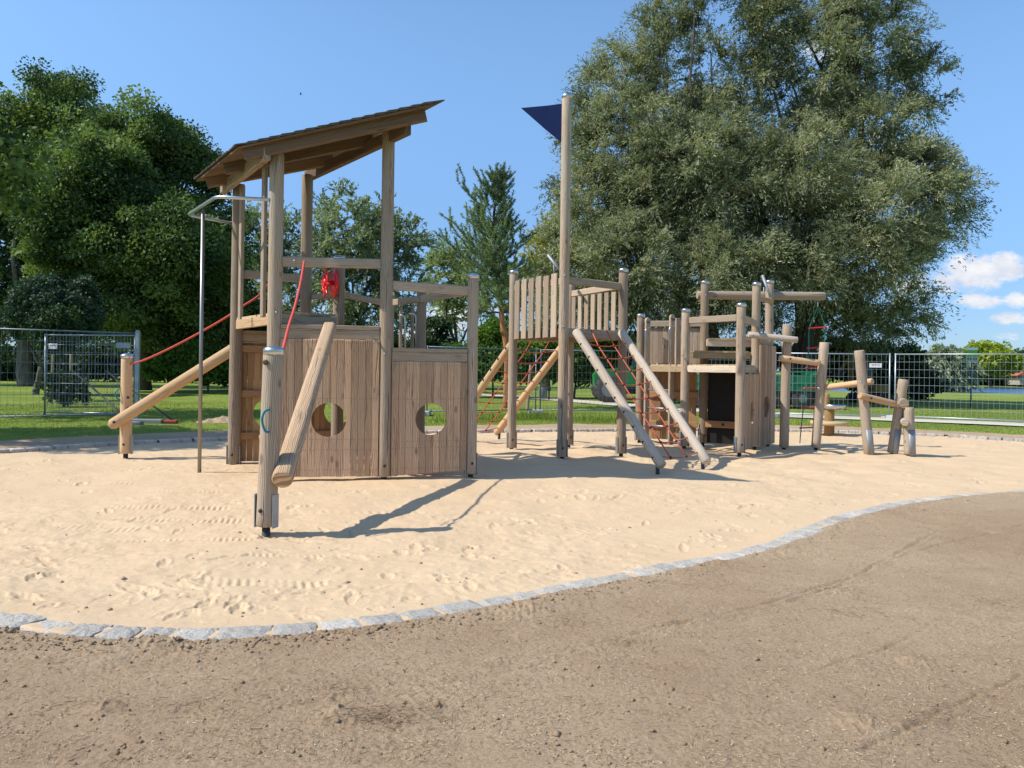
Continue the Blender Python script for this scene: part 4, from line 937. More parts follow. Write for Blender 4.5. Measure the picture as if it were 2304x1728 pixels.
for i, (pa, pc, lab) in enumerate((((238, 834, 19.0), (395, 950, 18.0), 'longer dark bracing strut leaning from the fence to its red-ended foot'), ((165, 835, 19.6), (300, 952, 17.9), 'dark bracing strut behind the gate leaf, ending at the rope post'))):
    a, b = P(*pa), G(pc[0], pc[1], .1); root = thing('diagonal_strut', V(b.x, b.y, 0), lab, 'brace', 'struts bracing the gate'); m = MB(); m.tube([a, b], .02, 8); m.build('strut', 'dark_metal', root)
    m = MB(); 
    if i == 0:
        m.beam(V(b.x-1.05, b.y, .10), V(b.x-.28, b.y, .10), .22, .13, 0, .02); m.build('foot_block', 'concrete_dark', root); m = MB(); m.beam(V(b.x-.25, b.y, .11), V(b.x+.05, b.y, .11), .13, .08, 0, .03); m.build('foot_end', 'red_worn', root)
    else:
        m.beam(V(b.x-.2, b.y, .09), V(b.x+.2, b.y, .09), .2, .10, 0, .02); m.build('foot_block', 'concrete_dark', root)

# ================================================================== foliage
def leaf_quads(cent, dirs, ln, wd, rng, curl=.0):
    """one quad per leaf: cent (N,3), dirs (N,3) unit, length and width arrays"""
    n = len(cent); r = rng.normal(size=(n, 3)); side = np.cross(dirs, r); side /= (np.linalg.norm(side, axis=1)[:, None]+1e-9)
    h = dirs*ln[:, None]*.5; w = side*wd[:, None]*.5
    v = np.empty((n, 4, 3)); v[:, 0] = cent-h; v[:, 1] = cent-h*.1+w; v[:, 2] = cent+h; v[:, 3] = cent-h*.1-w
    return v.reshape(-1, 3), np.arange(n*4).reshape(n, 4)
def crown_points(lobes, ncl, rng, shell=.55):
    """clump centres spread through the lobes, more on their outside"""
    vol = np.array([l[3]*l[4]*l[5] for l in lobes]); k = rng.choice(len(lobes), ncl, p=vol**.75/np.sum(vol**.75)); L = np.array(lobes)[k]
    d = rng.normal(size=(ncl, 3)); d /= np.linalg.norm(d, axis=1)[:, None]; r = rng.uniform(shell**3, 1, ncl)**(1/3)*(1+.10*rng.normal(size=ncl))
    return L[:, :3]+d*r[:, None]*L[:, 3:6], k, d
def make_tree(name, base, lobes, label, leaf='leaf_maple', bk='bark_dark', ncl=300, per=120, clr=.7, ll=.22, lw=.11, style='broad', trunk=.3, nb=60, seed=1, cat='tree', group=None, shell=.5, trunks=None, split=.35, droop=0., sizes=(.6, 1.4), upd=.2, twig=.018):
    rng = np.random.default_rng(seed); rnd = random.Random(seed); base = Vector(base); root = thing(name, base, label, cat, group); bz = np.array(base)
    cc, kk, dd = crown_points(lobes, ncl, rng, shell)
    cs = clr*rng.uniform(sizes[0], sizes[1], ncl); allc = []; alld = []; tones = []
    ct = rng.uniform(0, 1, ncl)
    for i in range(ncl):
        n = int(per*cs[i]**1.5/clr**1.5*rng.uniform(.7, 1.3))+4; p = rng.normal(size=(n, 3)); p /= np.linalg.norm(p, axis=1)[:, None]+1e-9; r = rng.uniform(0, 1, n)**.55
        if style == 'broad':
            q = p*r[:, None]*np.array([cs[i], cs[i], cs[i]*.62]); q[:, 2] -= .18*(q[:, 0]**2+q[:, 1]**2)/cs[i]; dr = p*.8+rng.normal(size=(n, 3))*.5; dr[:, 2] -= .25
        elif style == 'willow':
            # sprays: several arching shoots carrying narrow leaves
            ns = max(4, n//18); sd0 = rng.normal(size=(ns, 3)); sd0 += dd[i]*1.0; sd0[:, 2] += upd; sd0 /= np.linalg.norm(sd0, axis=1)[:, None]; sid = rng.integers(0, ns, n); tt = rng.uniform(.0, 1, n)
            q = sd0[sid]*tt[:, None]*cs[i]*1.25; q[:, 2] -= droop*cs[i]*(tt**2)*1.0; q += rng.normal(size=(n, 3))*cs[i]*.05; dr = sd0[sid]+rng.normal(size=(n, 3))*.55; dr[:, 2] -= droop*1.2*tt
        elif style == 'pine':
            ns = max(3, n//40); sd0 = rng.normal(size=(ns, 3))*.7+dd[i]*.6; sd0[:, 2] += .75; sd0 /= np.linalg.norm(sd0, axis=1)[:, None]; sid = rng.integers(0, ns, n); tt = rng.uniform(.1, 1, n)
            q = sd0[sid]*tt[:, None]*cs[i]; q += rng.normal(size=(n, 3))*.02; dr = sd0[sid]*.8+rng.normal(size=(n, 3))*.75
        dr /= np.linalg.norm(dr, axis=1)[:, None]+1e-9
        allc.append(cc[i]+q); alld.append(dr); tones.append(np.clip(ct[i]*.75+rng.uniform(-.05, .30, n), 0, 1))
    c = np.concatenate(allc); d = np.concatenate(alld); tn = np.concatenate(tones); ok = c[:, 2] > base.z+.05; c, d, tn = c[ok], d[ok], tn[ok]
    s_ = rng.uniform(.65, 1.35, len(c)); v, f = leaf_quads(c, d, ll*s_, lw*s_, rng); npmesh('crown', v-bz, f, leaf, tn, parent=root)
    mb = MB()
    def limb(a, b, r0, r1, seg=7, wob=.08, sagv=0.):
        a = Vector(a); b = Vector(b); L = (b-a).length; pts = []; o1 = Vector((rnd.gauss(0, 1), rnd.gauss(0, 1), rnd.gauss(0, .4)))*wob*L; 
        for i in range(seg+1):
            t_ = i/seg; p = a+(b-a)*t_+o1*math.sin(t_*math.pi)+Vector((rnd.gauss(0, 1), rnd.gauss(0, 1), rnd.gauss(0, 1)))*wob*L*.09*(0 < i < seg); p.z += sagv*L*math.sin(t_*math.pi); pts.append(p)
        mb.tube(pts, r0, 7 if r0 < .12 else 10, rr=[r0+(r1-r0)*(i/seg)**.8 for i in range(seg+1)]); return pts
    tb_ = trunks or [(base, None, trunk)]; heads = []
    for k, (tbase, thead, tr_) in enumerate(tb_):
        tbase = Vector(tbase)
        if thead is None:
            cz = Vector(tuple(np.mean(np.array(lobes)[:, :3], 0))); thead = tbase+(cz-tbase)*split
        thead = Vector(thead); pts = limb(tbase-V(0, 0, .3), thead, tr_*1.25, tr_*.75, 8, .03); heads.append((thead, tr_*.72))
    nodes = []
    for l in lobes:
        c_ = Vector(l[:3]); h, hr = min(heads, key=lambda q: (q[0]-c_).length); pts = limb(h, c_, min(hr*.62, .02*(c_-h).length+.03), hr*.12, 9, .09, .04); nodes += [(p, hr*(.55-.33*i/7)) for i, p in enumerate(pts) if i > 1]
    idx = rng.permutation(ncl)[:nb]
    for i in idx:
        c_ = Vector(cc[i]); nd, nr_ = min(nodes, key=lambda q: (q[0]-c_).length*(1.0+.5*((q[0]-c_).z > 0))); limb(nd, c_, min(nr_*.6, .09 if trunk > .2 else .04), twig, 5, .10, .03)
    mb.build('trunk', bk, root); return root
def lobe(px, py, Y, rx, ry, rz=None):
    """lobe centred on a photo direction at distance Y, radii: rx px wide, ry px tall"""
    p = P(px, py, Y); return (p.x, p.y, p.z, rx*Y/F, (rz if rz else rx)*Y/F, ry*Y/F)

# giant willow on the right
YW = 36
WL = [lobe(1420, 330, YW, 120, 130), lobe(1345, 480, YW, 105, 110), lobe(1305, 320, YW+1, 60, 65), lobe(1410, 170, YW+1, 72, 115), lobe(1500, 120, YW+1, 58, 150), lobe(1600, 120, YW, 38, 200), lobe(1688, 100, YW, 50, 200), lobe(1740, 40, YW, 60, 100), lobe(1590, 330, YW, 110, 130), lobe(1540, 400, YW-2, 120, 130), lobe(1650, 420, YW-2, 90, 130),
      lobe(1770, 160, YW+1, 62, 200), lobe(1860, 110, YW, 85, 170), lobe(1780, 380, YW-2, 120, 110), lobe(1960, 120, YW+1, 85, 150), lobe(2080, 215, YW, 50, 95), lobe(1960, 300, YW, 100, 90), lobe(2030, 400, YW-1, 100, 80), lobe(1930, 500, YW-3, 130, 90), lobe(2105, 455, YW, 70, 50), lobe(1650, 600, YW-3, 125, 85),
      lobe(1420, 590, YW-2, 115, 80), lobe(1285, 590, YW-1, 70, 65), lobe(1480, 690, YW-1, 100, 60), lobe(1790, 600, YW-3, 120, 70), lobe(2000, 600, YW-3, 110, 65), lobe(1980, 700, YW-1, 110, 50), lobe(2065, 545, YW-1, 65, 45), lobe(1560, -60, YW, 55, 70), lobe(1900, -50, YW, 80, 60), lobe(1760, -60, YW+1, 90, 60), lobe(1900, 740, YW+2, 110, 45), lobe(1310, 680, YW+2, 80, 50), lobe(1570, 690, YW+3, 90, 50), lobe(1700, 690, YW+3, 80, 50), lobe(1380, 700, YW+3, 70, 50), lobe(1720, 500, YW+3, 200, 140), lobe(1480, 480, YW+3, 130, 130)]
g0 = G(1808, 888, .05)
b1 = V(*G(1808, 886, .05)); b1 = V(b1.x*YW/b1.y, YW, .05); b2 = P(1612, 830, YW+1); b2.z = .05; b3 = P(1770, 830, YW+.5); b3.z = .05; b4 = P(1475, 830, YW+3); b4.z = .05
make_tree('willow_tree', b1, WL, 'giant grey-green willow filling the upper right, several dark trunks', 'leaf_bigwillow', 'bark_dark', ncl=1700, per=500, clr=1.0, ll=.175, lw=.044, style='willow', trunk=.5, nb=520, seed=5, shell=.35, droop=.45, upd=.75,
          trunks=[(b1, P(1845, 640, YW), .42), (b3, P(1800, 640, YW), .36), (b2, P(1590, 660, YW), .34), (b4, P(1440, 690, YW+1), .22)])
# broadleaf trees on the left
YL = 40
make_tree('maple_tree', P(322, 858, 42).xy.to_3d()+V(0, 0, .05), [lobe(335, 325, YL, 100, 85), lobe(420, 410, YL+1, 75, 95), lobe(250, 420, YL-2, 140, 120), lobe(380, 560, YL-2, 140, 120), lobe(220, 580, YL-2, 130, 110), lobe(470, 560, YL+1, 75, 120), lobe(330, 690, YL, 150, 80), lobe(490, 680, YL+3, 60, 90), lobe(150, 480, YL-3, 110, 110), lobe(440, 730, YL+2, 90, 60)],
          'large dark green maple behind the steel pole, rounded crown and dark trunk', 'leaf_maple', 'bark_dark', ncl=800, per=340, clr=.98, ll=.18, lw=.115, trunk=.42, nb=160, seed=11, shell=.45, split=.3)
make_tree('ash_tree', P(60, 860, 46).xy.to_3d()+V(0, 0, .05), [lobe(125, 245, 46, 85, 70), lobe(20, 310, 46, 90, 85), lobe(215, 300, 45, 70, 60), lobe(60, 460, 46, 110, 100), lobe(-80, 430, 46, 110, 140), lobe(20, 640, 47, 110, 110), lobe(-100, 640, 47, 110, 110), lobe(150, 195, 46, 40, 35), lobe(90, 200, 46, 30, 30), lobe(110, 700, 48, 130, 70)],
          'tall lighter green tree at the left edge, feathery uneven top', 'leaf_maple', 'bark_grey', ncl=520, per=310, clr=1.0, ll=.19, lw=.11, trunk=.4, nb=160, seed=12, shell=.4)
make_tree('round_tree', P(75, 836, 33).xy.to_3d()+V(0, 0, .05), [lobe(125, 690, 33, 88, 72), lobe(75, 720, 33, 50, 40), lobe(175, 710, 33, 45, 45)], 'small round dark tree with bluish leaves in front of the maple', 'leaf_purple', 'bark_grey', ncl=260, per=200, clr=.42, ll=.13, lw=.085, trunk=.14, nb=50, seed=13, shell=.6)
make_tree('young_tree', P(128, 862, 28).xy.to_3d()+V(0, 0, .05), [lobe(128, 760, 28, 45, 45), lobe(140, 720, 28, 30, 30)], 'thin young tree between wooden stakes behind the gate leaf', 'leaf_deep', 'bark_grey', ncl=45, per=70, clr=.4, ll=.15, lw=.08, trunk=.05, nb=20, seed=14)
for i, (px, lab) in enumerate(((117, 'left wooden stake beside the young tree'), (161, 'right wooden stake beside the young tree'))):
    q = P(px, 870, 26); m = MB(); m.log(V(q.x, q.y, -.1), V(q.x+.03*(-1)**i, q.y, 1.75), .045, .04, 10, 4); tag(m.build('tree_stake', 'wood_post'), lab, 'stake', 'stakes of the young tree')
# backdrop trees, left to right
YB = 62
specs = [('willow_tree', 600, 850, 55, [(590, 560, 60, 90), (640, 560, 55, 90), (560, 650, 60, 70), (650, 680, 60, 60)], 'pale green willow between the two left cabin posts', 'leaf_willow', 190),
         ('willow_tree', 800, 850, 52, [(790, 520, 85, 85), (860, 560, 80, 90), (740, 600, 60, 90), (900, 640, 55, 70), (800, 660, 90, 70), (730, 500, 45, 45), (915, 545, 40, 50), (850, 720, 90, 40)], 'broad pale willow seen through the ship railings, spreading branches', 'leaf_willow', 430),
         ('willow_tree', 1030, 850, 60, [(1020, 620, 60, 70), (1070, 600, 60, 60), (1000, 690, 60, 50), (1100, 680, 50, 50), (990, 580, 30, 40)], 'pale silvery willow directly behind the pine', 'leaf_paleshrub', 190),
         ('willow_tree', 1230, 850, 52, [(1250, 560, 60, 75), (1300, 520, 55, 70), (1210, 610, 55, 55), (1290, 620, 70, 60), (1240, 490, 25, 35)], 'yellowish willow behind the mast of the lookout tower', 'leaf_yellow', 210)]
for i, (nm, px, py, Y_, lb, lab, lf, nc) in enumerate(specs):
    b = P(px, py, Y_); b.z = .05
    make_tree(nm, b, [lobe(x, y, Y_+(k % 3)*1.2, a, c) for k, (x, y, a, c) in enumerate(lb)], lab, lf, 'bark_dark', ncl=int(nc*1.2), per=105, clr=1.0, ll=.30, lw=.085, style='willow', trunk=.28, nb=90, seed=30+i, shell=.35, droop=.25, upd=.5, sizes=(.5, 1.3))
# pine
bp = P(1140, 850, 27); bp.z = .05; rngp = random.Random(4)
def pine():
    root = thing('pine_tree', bp, 'young pine with soft blue-green needles and orange lower trunk, right of the ship', 'tree'); Yp = 27
    stem = [bp-V(0, 0, .2), P(1142, 800, Yp), P(1130, 720, Yp), P(1124, 640, Yp), P(1116, 560, Yp), P(1112, 480, Yp), P(1122, 430, Yp), P(1126, 396, Yp)]
    sp = spline(stem, 5); n = len(sp); rad = [.13*(1-.88*i/(n-1)) for i in range(n)]; k0 = 13
    lo = MB(); lo.tube(sp[:k0+1], .1, 10, rr=rad[:k0+1]); lo.build('trunk', 'bark_orange', root)
    mb = MB(); mb.tube(sp[k0:], .1, 8, rr=rad[k0:])
    C_, D_, T_ = [], [], []; rg = np.random.default_rng(5)
    def shoot(p, d, L, r, up=.25):
        w = V(rngp.gauss(0, .12), rngp.gauss(0, .12), 0); pts = [p+d*L*k/5+V(0, 0, up*L*(k/5)**2)+w*L*math.sin(k*.9) for k in range(6)]; mb.tube(pts, r, 5, rr=[r*(1-.75*k/5) for k in range(6)]); return pts
    def needles(pts, dens, tone):
        for a, b in zip(pts[:-1], pts[1:]):
            k = int(dens*(b-a).length); t_ = rg.uniform(0, 1, k)[:, None]; ax = np.array((b-a).normalized()); c = np.array(a)+(np.array(b)-np.array(a))*t_; dr = rg.normal(size=(k, 3))*.8+ax*1.0; dr /= np.linalg.norm(dr, axis=1)[:, None]
            C_.append(c+dr*.04); D_.append(dr); T_.append(np.clip(tone+rg.uniform(-.25, .25, k), 0, 1))
    zlo = P(1125, 705, Yp).z; zhi = sp[-1].z; z = zlo
    while z < zhi-.15:
        f = (z-zlo)/(zhi-zlo); pc = min(sp, key=lambda q: abs(q.z-z)); Lb = (1.75*(1-f)**.8+.28)*(.75+.25*min(1, f*6)); nbr = 6 if f < .6 else 4; a0 = rngp.uniform(0, 6.28)
        for k in range(nbr):
            an = a0+k*6.283/nbr+rngp.uniform(-.4, .4); side = math.cos(an); LL = Lb*rngp.uniform(.5, 1.1)*(1.30 if side < 0 else .75); d = V(math.cos(an), math.sin(an), .05+.75*f+rngp.uniform(-.1, .25)).normalized(); tone = rngp.random()
            br = shoot(pc, d, LL, .024*(1-f*.6)); needles(br[3:], 150, tone)
            for j in range(1, 6):
                for s_ in range(2):
                    dd = (d*.8+V(rngp.gauss(0, .6), rngp.gauss(0, .6), rngp.uniform(-.1, .75))).normalized(); tw = shoot(br[j], dd, rngp.uniform(.22, .55)*(.6+.4*LL), .008, .4); needles(tw[1:], 190, tone)
        z += rngp.uniform(.34, .48)
    for k in range(9): dd = V(rngp.gauss(0, .4), rngp.gauss(0, .4), 1).normalized(); tw = shoot(sp[-1]-V(0, 0, .1*k), dd, .45, .012); needles(tw, 180, .5)
    mb.build('branches', 'bark_dark', root)
    c = np.concatenate(C_); d = np.concatenate(D_); v, f = leaf_quads(c, d, rg.uniform(.10, .15, len(c)), np.full(len(c), .020), rg); npmesh('crown', v-np.array(bp), f, 'leaf_pine', np.concatenate(T_), parent=root)
pine()
# hedges and shrubs
def shrub(name, px, py, Y_, lb, lab, lf, ncl, per=80, clr=.5, ll=.16, lw=.09, seed=1, style='broad', cat='shrub', group=None, **k):
    b = P(px, py, Y_); b.z = .05
    return make_tree(name, b, [lobe(x, y, Y_, a, c, a*.7) for x, y, a, c in lb], lab, lf, 'bark_dark', ncl=ncl, per=per, clr=clr, ll=ll, lw=lw, style=style, trunk=.06, nb=max(6, ncl//12), seed=seed, cat=cat, group=group, shell=.3, **k)
shrub('hedge', 1110, 860, 37, [(1100, 800, 60, 55), (1170, 805, 65, 50), (1060, 815, 50, 40), (1110, 750, 35, 25)], 'sunlit green hedge at the foot of the pine', 'leaf_hedge', 280, 110, .6, .19, .11, 51)
shrub('hedge', 1290, 860, 38, [(1260, 800, 65, 50), (1340, 810, 70, 45), (1230, 760, 40, 30), (1400, 800, 60, 50)], 'darker hedge behind the lookout tower', 'leaf_hedge', 330, 110, .6, .19, .11, 52)
shrub('shrub', 985, 850, 45, [(975, 740, 35, 30), (1000, 790, 45, 25), (950, 780, 35, 30)], 'dark little shrub seen through the bow railing', 'leaf_deep', 90, 90, .5, .2, .1, 53)
shrub('hedge', 1000, 858, 55, [(900, 815, 70, 28), (1000, 815, 70, 28), (1080, 800, 40, 30), (960, 800, 50, 20)], 'low far hedge behind the ship bow', 'leaf_hedge', 200, 80, .7, .25, .14, 54)
shrub('shrub', 390, 862, 38, [(350, 835, 28, 20), (380, 815, 32, 28), (415, 830, 30, 22), (435, 800, 30, 30)], 'bright leafy shrub growing from a black pot below the maple', 'leaf_hedge', 95, 90, .4, .2, .12, 55)
shrub('shrub', 465, 862, 38, [(462, 838, 26, 18), (490, 825, 25, 22)], 'low potted shrub left of the cabin post', 'leaf_hedge', 50, 90, .38, .2, .12, 56)
shrub('shrub', 560, 862, 44, [(520, 800, 45, 50), (580, 790, 50, 55), (640, 800, 50, 50), (480, 790, 40, 40), (540, 720, 50, 40), (600, 720, 40, 40)], 'dense dark shrubbery behind the cabin opening', 'leaf_deep', 330, 110, .65, .22, .13, 57)
shrub('shrub', 740, 860, 50, [(720, 800, 60, 45), (800, 800, 60, 45), (870, 800, 50, 40)], 'dark shrubbery behind the ship wall', 'leaf_deep', 200, 90, .65, .24, .13, 58)
shrub('shrub', 20, 850, 60, [(0, 812, 90, 40), (-90, 800, 90, 50), (110, 815, 80, 38), (210, 812, 60, 40), (280, 805, 60, 45), (400, 805, 60, 45), (480, 810, 60, 40)], 'long dark shrubbery under the left trees', 'leaf_deep', 420, 110, .9, .28, .16, 59)
shrub('shrub', 145, 880, 24, [(145, 868, 30, 20), (120, 872, 18, 16), (170, 880, 18, 10)], 'tuft of grasses and weeds round the tree stakes', 'leaf_deep', 60, 100, .28, .14, .04, 60, droop=.3, style='willow')
shrub('shrub', 2000, 850, 40, [(1960, 800, 60, 40), (2030, 810, 50, 35), (2060, 860, 45, 40), (1980, 850, 60, 35), (1900, 810, 60, 40)], 'dark shrubbery under the giant willow, right of its trunks', 'leaf_deep', 260, 100, .6, .2, .12, 61)
shrub('shrub', 1560, 850, 44, [(1500, 790, 70, 40), (1600, 800, 60, 35), (1700, 800, 60, 35), (1780, 805, 50, 30)], 'dark shrubbery behind the stern tower', 'leaf_deep', 240, 90, .6, .2, .12, 62)
for i, (px, py, Y_, lab) in enumerate(((388, 865, 36, 'black plant pot holding the bright shrub below the maple'), (461, 868, 36, 'black plant pot of the low shrub by the cabin post'))):
    q = G(px, py, .05); m = MB(); m.lathe(V(q.x, q.y, .03), [(.30, 0), (.40, .5), (.43, .52), (.43, .58), (.37, .58), (.36, .5)], 18); tag(m.build('plant_pot', 'pot_black'), lab, 'plant pot', 'black plant pots on the lawn')
# across the lake
far = [('willow_tree', 2125, 860, 120, [(2125, 815, 38, 32), (2095, 828, 25, 22), (2150, 830, 28, 20)], 'weeping willow on the lake shore beyond the fence', 'leaf_willow', 130, 'willow'),
       ('lime_tree', 2230, 866, 170, [(2225, 800, 42, 30), (2250, 815, 40, 22), (2205, 812, 25, 18)], 'bright yellow-green tree across the lake', 'leaf_lime', 140, 'broad'),
       ('bushy_tree', 2180, 866, 185, [(2165, 840, 40, 22), (2190, 835, 40, 28), (2180, 815, 30, 24)], 'green tree across the lake behind the sign pole', 'leaf_far', 120, 'broad'),
       ('bushy_tree', 2290, 866, 185, [(2290, 830, 50, 25), (2330, 830, 50, 28), (2260, 838, 35, 20)], 'green tree across the lake at the right edge', 'leaf_far', 130, 'broad'),
       ('bushy_tree', 2080, 866, 185, [(2060, 835, 50, 26), (2010, 830, 50, 30)], 'green tree across the lake, left of the weeping willow', 'leaf_far', 110, 'broad'),
       ('bushy_tree', 2120, 866, 190, [(2110, 835, 45, 26), (2140, 830, 40, 28)], 'green tree across the lake behind the weeping willow', 'leaf_far', 110, 'broad'),
       ('bushy_tree', 2235, 866, 192, [(2235, 838, 40, 26), (2210, 845, 30, 18), (2262, 845, 30, 18)], 'green tree across the lake below the yellow-green one', 'leaf_far', 130, 'broad'),
       ('bushy_tree', 2040, 866, 192, [(2040, 825, 60, 34), (1985, 825, 50, 36)], 'green tree across the lake seen under the giant willow', 'leaf_far', 120, 'broad'),
       ('bushy_tree', 2160, 866, 200, [(2150, 822, 45, 30), (2190, 822, 40, 30), (2120, 825, 30, 26)], 'tall green tree across the lake, behind the sign board', 'leaf_far', 130, 'broad'),
       ('bushy_tree', 2300, 866, 200, [(2285, 818, 40, 24), (2320, 815, 40, 26), (2258, 820, 30, 24)], 'tall green tree across the lake, behind the red roof', 'leaf_far', 120, 'broad'),
       ('bushy_tree', 2420, 866, 180, [(2420, 830, 60, 32)], 'green tree across the lake beyond the right edge', 'leaf_far', 80, 'broad')]
for i, (nm, px, py, Y_, lb, lab, lf, nc, sty) in enumerate(far):
    b = P(px, py, Y_); b.z = -1.0 if Y_ < 130 else -.4
    make_tree(nm, b, [lobe(x, y, Y_, a, c) for x, y, a, c in lb], lab, lf, 'bark_dark', ncl=int(nc*1.5), per=75, clr=2.0, ll=.8, lw=.42 if sty == 'broad' else .22, style=sty, trunk=.3, nb=12, seed=80+i, shell=.5, droop=1.0 if sty == 'willow' else 0, group='trees across the lake' if nm == 'bushy_tree' else None)
# off-frame tree at the left, whose shade falls on the back-left edge of the pit
make_tree('birch_tree', V(-15.3, 12.2, .05), [(-15.1, 12.4, 7.6, 3.0, 2.2, 2.0), (-13.6, 13.6, 6.6, 1.8, 1.8, 1.5), (-17.0, 11.8, 6.8, 1.8, 1.8, 1.6), (-13.4, 12.2, 8.6, 2.0, 1.4, 1.4)], 'loose tree just outside the left edge, shading the far corner of the sand', 'leaf_maple', 'bark_grey', ncl=190, per=75, clr=.6, ll=.2, lw=.12, trunk=.16, nb=40, seed=97)
make_tree('birch_tree', V(-17.5, 18.5, .05), [(-16.8, 19.0, 8.0, 3.0, 3.0, 2.4), (-14.8, 20.4, 7.0, 2.0, 2.0, 1.6)], 'second loose tree outside the left edge, shading the lawn by the gate', 'leaf_maple', 'bark_grey', ncl=120, per=75, clr=.7, ll=.2, lw=.12, trunk=.16, nb=40, seed=98)

# grass
def blades(name, pts, h, w, mat, rng, lean=.35):
    n = len(pts); d = rng.normal(size=(n, 3))*lean; d[:, 2] = 1; d /= np.linalg.norm(d, axis=1)[:, None]; hh = h*rng.uniform(.5, 1.4, n); v, f = leaf_quads(pts+d*hh[:, None]*.45, d, hh, np.full(n, w), rng)
    o = npmesh(name, v, f, mat, rng.uniform(0, 1, n)); return tag(o, kind='stuff')
rg = np.random.default_rng(8)
def scatter(n, x0, x1, y0, y1, fn):
    x = rg.uniform(x0, x1, n); y = rg.uniform(y0, y1, n); k = fn(x, y); return np.stack([x[k], y[k], np.full(k.sum(), LAWN_Z-.01)], 1)
pcx = np.array([[c.x, c.y] for c in cen])
def notpath(x, y):
    d = np.full(len(x), 9.)
    for i in range(0, len(pcx)-1): d = np.minimum(d, np.hypot(x-pcx[i, 0], y-pcx[i, 1]))
    return d > .95
def lawnok(x, y): D = sdist(x, y); return (D > 1.55+.25*vn(x, y, .7, 3)+.1*vn(x, y, .15, 4)) & (D < 16) & (np.abs(x) < y*.78) & notpath(x, y) & (rg.uniform(size=len(x)) < 1.15-y/34.)
o = blades('grass', scatter(230000, -17, 21, 14, 31, lawnok), .055, .010, 'leaf_grass', rg); o['label'] = 'short lawn grass around the sandpit'; o['category'] = 'grass'
# long tufts in front of the middle fence
tp_ = []
for px, py, n, r in ((1195, 942, 420, .28), (1160, 945, 260, .3), (1240, 945, 260, .35), (1320, 948, 300, .5), (1380, 950, 260, .4), (1100, 948, 200, .3), (1010, 952, 160, .3), (1450, 950, 160, .4)):
    c = G(px, py, .05); tp_.append(np.stack([c.x+rg.normal(size=n)*r, c.y+rg.normal(size=n)*r*.6, np.full(n, .04)], 1))
o = blades('grass', np.concatenate(tp_), .24, .012, 'leaf_grass', rg, .3); o['label'] = 'long grass tufts along the foot of the middle fence'; o['category'] = 'grass'
# straw, chips and crumbs on the soil
def soilscatter(n, ymax=9.5):
    py = 1100+(1745-1100)*rg.uniform(0, 1, n)**.75; px = rg.uniform(-200, 2500, n); Y_ = CAMH*F/(py-834); X_ = (px-1152)/F*Y_; D = sdist(X_, Y_); k = D > .10; X_, Y_, D = X_[k], Y_[k], D[k]
    z = soil_h(X_, Y_, D)*sstep(0, .12, D)+.030; return np.stack([X_, Y_, z+.003], 1)
p = soilscatter(26000); p = p[vn(p[:, 0], p[:, 1], .5, 5)+vn(p[:, 0], p[:, 1], .12, 6) > -.25]; n = len(p); d = rg.normal(size=(n, 3)); d[:, 2] *= .25; d /= np.linalg.norm(d, axis=1)[:, None]
v, f = leaf_quads(p, d, rg.uniform(.006, .022, n), rg.uniform(.002, .0042, n), rg); o = npmesh('straw', v, f, 'straw', rg.uniform(.35, 1, n)); tag(o, 'pale straw chips scattered over the brown soil', 'straw', kind='stuff')
cl = []
for px, py, nn_, r in ((1630/1.92, 1638, 120, .08), (850, 1638, 110, .11), (900, 1632, 90, .09), (420, 1603, 60, .1), (780, 1565, 60, .1), (1420, 1465, 80, .07), (1860, 1345, 90, .12), (2230, 1370, 80, .1), (1910, 1395, 70, .12), (1270, 1415, 90, .15), (1570, 1330, 90, .2), (950, 1610, 60, .1), (2090, 1625, 90, .12)):
    c = G(px, py); cl.append(np.stack([c.x+rg.normal(size=nn_)*r, c.y+rg.normal(size=nn_)*r*.5, np.full(nn_, .045)+rg.uniform(-.008, .008, nn_)], 1))
p = np.concatenate(cl+[soilscatter(2600)]); n = len(p); d = rg.normal(size=(n, 3)); d[:, 2] *= .2; d /= np.linalg.norm(d, axis=1)[:, None]
v, f = leaf_quads(p, d, rg.uniform(.03, .085, n), rg.uniform(.0015, .003, n), rg); o = npmesh('roots', v, f, 'straw', rg.uniform(0, .35, n)); tag(o, 'dark dry rootlets and grass stalks lying on the soil', 'roots', kind='stuff')
# crumbs of earth: small lumpy octahedra
def crumbs(name, p, size, mat, label, cat):
    n = len(p); base = np.array([[1, 0, 0], [0, 1, 0], [-1, 0, 0], [0, -1, 0], [0, 0, .8], [0, 0, -.8]]); fcs = np.array([[0, 1, 4], [1, 2, 4], [2, 3, 4], [3, 0, 4], [1, 0, 5], [2, 1, 5], [3, 2, 5], [0, 3, 5]])
    s = size[:, None, None]*base[None]*rg.uniform(.6, 1.35, (n, 6, 1)); a = rg.uniform(0, 6.28, n); ca, sa = np.cos(a)[:, None], np.sin(a)[:, None]
    x = s[:, :, 0]*ca-s[:, :, 1]*sa; y = s[:, :, 0]*sa+s[:, :, 1]*ca; v = np.stack([x, y, s[:, :, 2]], 2)+p[:, None]; f = (fcs[None]+(np.arange(n)*6)[:, None, None]).reshape(-1, 3)
    o = npmesh(name, v.reshape(-1, 3), None, mat, tris=f); return tag(o, label, cat, kind='stuff')
p = soilscatter(60000); D = sdist(p[:, 0], p[:, 1]); k = (rg.uniform(size=len(p)) < .006+.02*(vn(p[:, 0], p[:, 1], .35, 91) > .22)+.8*np.exp(-(D/.2)**2)); p = p[k]; crumbs('clods', p, rg.gamma(2., .0026, len(p))+.0015, 'soil', 'crumbs and clods of brown earth along the kerb', 'earth')
n = 200; py = rg.uniform(1010, 1400, n); px = rg.uniform(-100, 2400, n); Y_ = CAMH*F/(py-834); X_ = (px-1152)/F*Y_; k = sdist(X_, Y_) < -.12; X_, Y_ = X_[k], Y_[k]
